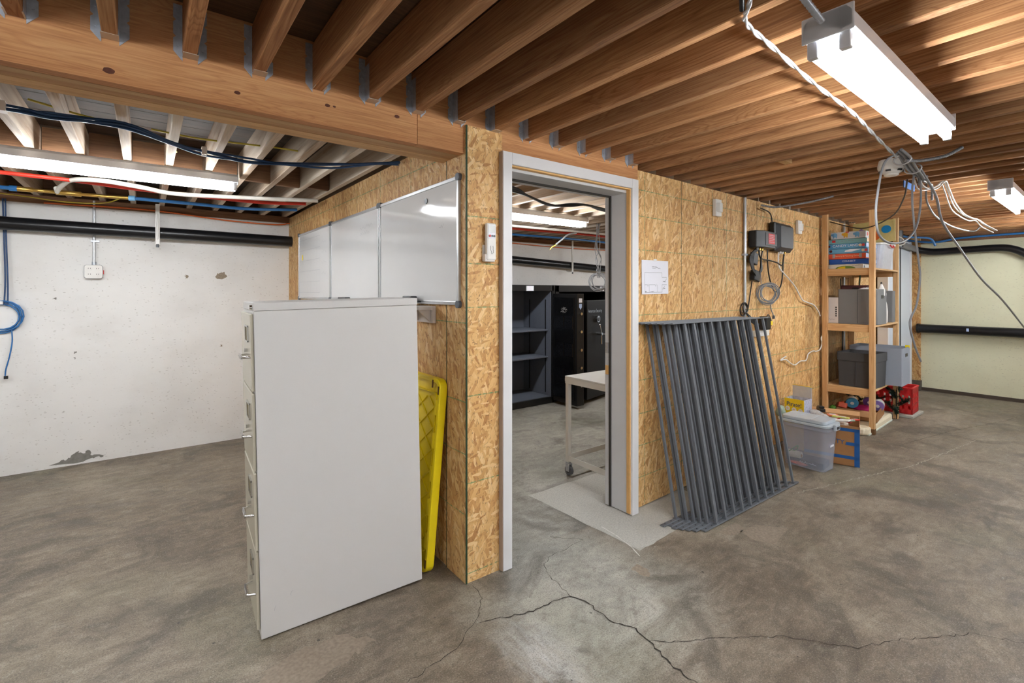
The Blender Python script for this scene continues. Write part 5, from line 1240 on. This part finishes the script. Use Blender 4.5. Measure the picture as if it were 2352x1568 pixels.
# wall blemishes on the white wall
wb_ = bpy.data.objects['wall_back']
CHIP = flat('bare_concrete_chip', (150, 136, 118), .9, noise=.25, scale=60); STAIN = flat('damp_dark_stain', (136, 133, 127), .9, noise=.2)
def chip(poly, m, seed, y=3.5985):
    P = rough(poly, .008, 4, seed); mb = Mb(); mb.add([(x, y, z) for x, z in P], [tuple(range(len(P)))]); o = mb.build('wall_chip', m, wb_)
chip([(-.66, 1.58), (-.60, 1.60), (-.58, 1.55), (-.63, 1.52), (-.68, 1.55)], CHIP, 2); chip([(-.93, 1.55), (-.91, 1.565), (-.895, 1.54), (-.92, 1.53)], CHIP, 3)
chip([(-1.85, 1.345), (-1.83, 1.35), (-1.83, 1.335)], STAIN, 4)
chip([(-1.72, .88), (-1.705, .885), (-1.71, .87)], STAIN, 5); chip([(-1.72, .83), (-1.705, .835), (-1.71, .82)], STAIN, 6); chip([(-.64, .86), (-.62, .88), (-.61, .86)], CHIP, 7)
chip([(-1.87, -.07), (-1.80, -.03), (-1.76, -.035), (-1.72, .0), (-1.69, .025), (-1.66, -.005), (-1.62, .02), (-1.60, -.03), (-1.5, -.04), (-1.54, -.055), (-1.6, -.05), (-1.66, -.07)], STAIN, 8)

# ------------------------------------------------------------------ back room: safes, cart, cables
s1 = thing('gun_safe', 'tall black safe standing open with grey felt shelves seen through the doorway', 'safe', (2.45, 2.56, .002))
# local: x from -.55..+.43, front at y=0, depth .62
XA, XB, SH = -.62, .44, 1.482
mb = Mb(); mb.box(XA, XA+.06, 0, .62, 0, SH).box(XB-.03, XB+.02, 0, .62, 0, SH).box(XA, XB, .58, .62, 0, SH).box(XA, XB, 0, .62, SH-.075, SH).box(XA, XB, 0, .62, 0, .075)
part(mb, 'shell', SAFEB, s1, None, .004)
part(Mb().box(XA+.061, XB-.031, .56, .579, .076, SH-.076), 'back_lining', CARPET, s1)
part(Mb().box(XB-.045, XB-.0305, .02, .559, .076, SH-.076), 'side_lining', CARPET, s1)
part(Mb().box(XA+.061, XB-.046, .02, .559, .076, .085), 'floor_lining', CARPET, s1)
for z in (.925, .585): part(Mb().box(XA+.062, XB-.047, .06, .555, z-.022, z), 'shelf', CARPET, s1, 'grey felt shelf', .006)
for y in (.10, .42): part(Mb().box(XB-.052, XB-.0455, y, y+.012, .12, 1.3), 'slotted_rail', BLACK, s1)
part(Mb().box(.0, .10, -.003, -.0005, SH-.07, SH-.012), 'tag', PAPER, s1, 'white paper tag'); part(Mb().box(-.012, .112, -.0015, -.0003, SH-.072, SH-.01), 'tag_sleeve', flat('clear_sleeve', (170, 176, 182), .3), s1)
DA = math.radians(-92)   # door swung open towards the viewer
TD = Matrix.Translation((XB-.03, -.018, 0)) @ Matrix.Rotation(DA, 4, 'Z')
dd = part(Mb().box(0, .44, 0, .11, .04, 1.375, T=TD), 'door', SAFEB, s1, 'open safe door', .004)
part(Mb().box(.03, .40, -.012, -.0005, .10, 1.33, T=TD), 'inner_panel', flat('black_quilted_panel', (14, 15, 17), .25, noise=.5, scale=22, bump=1), dd, None, .004)
GL = flat('black_gloss_pocket', (18, 19, 22), .18, noise=.5, scale=40, bump=1.5)
for z in (.95, .62, .30):
    part(Mb().box(.07, .22, -.020, -.0125, z, z+.16, T=TD), 'pocket', GL, dd, None, .004); part(Mb().box(.235, .38, -.020, -.0125, z, z+.16, T=TD), 'pocket', GL, dd, None, .004)
sb = Mb(); rr = random.Random(3)
TDn = TD.to_3x3() @ Vector((0, -1, 0)); TDu = TD.to_3x3() @ Vector((1, 0, 0))
for k in range(5): scribble(sb, TD @ Vector((.17+.012*k, -.0215, 1.16+.02*(k % 3))), TDu, TDn, .07, .018, 6, rr)
part(sb, 'white_emblem', WPL, dd, 'small white emblem')
for z in (1.136, .923, .706, .493, .281): part(Mb().cyl(TD @ Vector((.435, .055, z)), TD @ Vector((.462, .055, z)), .017, 14), 'bolt', CHROME, dd, 'chrome locking bolt')
part(Mb().box(.4395, .442, .03, .08, 1.27, 1.32, T=TD), 'sticker', PAPER, dd); part(Mb().prism([(-.022, .0), (0, -.03), (.022, 0), (.022, .04), (-.022, .04)], .002, TD @ Matrix.Translation((.4395, .055, 1.215)) @ YZ), 'shield_sticker', LILAC, dd)
s2 = thing('gun_safe', 'black safe lettered American Security with chrome dial and three-spoke handle in the back room', 'safe', (3.46, 2.58, .002))
mb = Mb(); mb.box(-.52, -.46, 0, .6, 0, 1.482).box(.46, .52, 0, .6, 0, 1.482).box(-.52, .52, .56, .6, 0, 1.482).box(-.52, .52, 0, .6, 1.395, 1.482).box(-.52, .52, 0, .6, 0, .07)
part(mb, 'shell', SAFEB, s2, None, .004)
part(Mb().box(.30, .38, -.003, -.0005, 1.41, 1.47), 'tag', PAPER, s2, 'white paper tag')
TD = Matrix.Translation((.51, -.03, 0)) @ Matrix.Rotation(math.radians(180+15), 4, 'Z')
d3 = part(Mb().box(0, .87, 0, .09, .05, 1.29, T=TD), 'door', SAFEB, s2, 'heavy safe door standing ajar', .006)
def on3(x, z, off=.0): return TD @ Vector((x, .091+off, z))
nrm = (TD.to_3x3() @ Vector((0, 1, 0)))
text('lettering', 'American Security', .062, face(on3(.66, 1.155), nrm), CHROME, d3, .001, .80)
dl = part(Mb().cyl(on3(.63, 1.05), on3(.63, 1.05, .035), .042, 24), 'dial', CHROME, d3, 'chrome combination dial'); part(Mb().cyl(on3(.63, 1.05, .0355), on3(.63, 1.05, .042), .026, 20), 'dial_face', GREYC, dl)
hb = part(Mb().cyl(on3(.60, .86), on3(.60, .86, .07), .018, 14), 'handle_hub', CHROME, d3)
for a in (1.95, -.1+0, -1.6):
    p = on3(.60, .86, .06); x_ = Vector((0, 0, 1)).cross(nrm).normalized(); q = p+x_*.13*math.cos(a)+Vector((0, 0, .13*math.sin(a)))
    part(Mb().tube([p, p.lerp(q, .4), q], [.006, .007, .010], 10), 'spoke', CHROME, hb)
# cart
ct = thing('utility_cart', 'white steel work cart on grey casters standing inside the back room', 'cart', (1.66, .45, .002))
W2 = flat('white_cart_enamel', (224, 224, 220), .35, noise=.01)
part(Mb().box(-.325, .325, -.265, .265, .742, .756), 'tray', W2, ct, 'white table top', .003)
mb = Mb(); mb.box(-.325, .325, -.265, -.262, .715, .742).box(-.325, .325, .262, .265, .715, .742).box(-.325, -.322, -.262, .262, .70, .742).box(.322, .325, -.262, .262, .70, .742); part(mb, 'apron', W2, ct)
for sx in (-1, 1):
    for sy in (-1, 1):
        x0, x1 = sorted((sx*.322, sx*.29)); y0, y1 = sorted((sy*.262, sy*.23))
        part(Mb().box(x0, x1, y0, y1, .10, .74), 'leg', W2, ct, None, .002)
        cx_, cy_ = sx*.306, sy*.246
        cs = part(Mb().box(cx_-.016, cx_+.016, cy_-.016, cy_+.016, .085, .10), 'caster', GALV, ct, 'grey swivel caster', .002)
        part(Mb().box(cx_-.018, cx_-.014, cy_-.022, cy_+.012, .03, .088), 'fork', GALV, cs); part(Mb().box(cx_+.014, cx_+.018, cy_-.022, cy_+.012, .03, .088), 'fork', GALV, cs)
        part(Mb().cyl((cx_-.012, cy_-.008, .036), (cx_+.012, cy_-.008, .036), .036, 20), 'wheel', GREYC, cs); part(Mb().cyl((cx_-.0135, cy_-.008, .036), (cx_+.0135, cy_-.008, .036), .018, 14), 'hub', BLACK, cs)
for sx in (-1, 1):
    x0, x1 = sorted((sx*.322, sx*.318)); part(Mb().box(x0, x1, -.23, .23, .11, .15), 'lower_rail', W2, ct)
for sy in (-1, 1):
    y0, y1 = sorted((sy*.262, sy*.258)); part(Mb().box(-.29, .29, y0, y1, .11, .15), 'lower_rail', W2, ct)
bb = thing('cable_bundle', 'dark cables slung under the pale joists seen through the doorway', 'cable bundle', (1.4, .85, 2.12))
for k in range(3):
    part(Mb().tube(catmull([(-1.2, -.25+.02*k, .02), (-.57, -.125+.012*k, .02-.01*k), (-.35, -.03, .0), (-.04, .05+.01*k, -.025), (.12, -.01, -.025+.008*k), (.21, -.10, -.02), (.62, .05-.03*k, -.01), (1.4, .1, .03)], 5), .009, 6), 'cable', flat('dark_cable_%d' % k, (50, 58, 70), .45), bb)
for (nm, y, m_, z, lab) in (('red_tubing', 2.5, REDT, 2.15, 'red water tubing under the joists of the back room'), ('blue_tubing', 2.85, BLUE, 2.13, 'blue water tubing under the joists of the back room'), ('white_tubing', 2.25, WTUBE, 2.14, 'white water tubing under the joists of the back room, nearest the lamp')):
    cable(nm, [(.12, y, z), (2, y+.03, z-.006), (3.5, y-.02, z), (5, y+.02, z-.01), (7, y, z)], .014, m_, lab, 'tubing')
cable('orange_cable', [(.2, 3.55, 2.13), (2, 3.56, 2.12), (4, 3.56, 2.09), (6, 3.56, 2.12)], .006, ORANGE, 'thin orange cable along the top of the white wall in the back room')
wh = thing('cable_coil', 'coil of thin grey cables dangling from the joists in the back room', 'cable', (3.10, 2.0, 1.52))
mb = Mb()
for k in range(4): mb.tube(catmull([(.02*k-.03, .0, .70), (.05*math.sin(k*2)-.02, 0, .42), (.06*math.cos(k*2.2), .01, .28), (.02*k-.03, 0, .14), (.015*k-.02, 0, .05)], 6), .0045, 6)
part(mb, 'leads', GREYCAB, wh); part(coil(Mb(), (0, 0, 0), (.8, -.6, 0), (0, 0, 1), .095, 6, .0048, .18, 9), 'coil', GREYCAB, wh)
spiral_conduit([(2.75, 2.02, 2.08), (2.6, 2.0, 2.05), (2.48, 1.98, 1.98), (2.38, 1.97, 1.92)], .010, 'short ribbed conduit end hanging down in the back room', GALVW)
cable('yellow_cable', [(2.392, 1.971, 1.93), (2.38, 1.97, 1.915), (2.32, 1.96, 1.89), (2.29, 1.96, 1.86)], .005, YCAB, 'thin yellow wire end poking from the conduit in the back room')
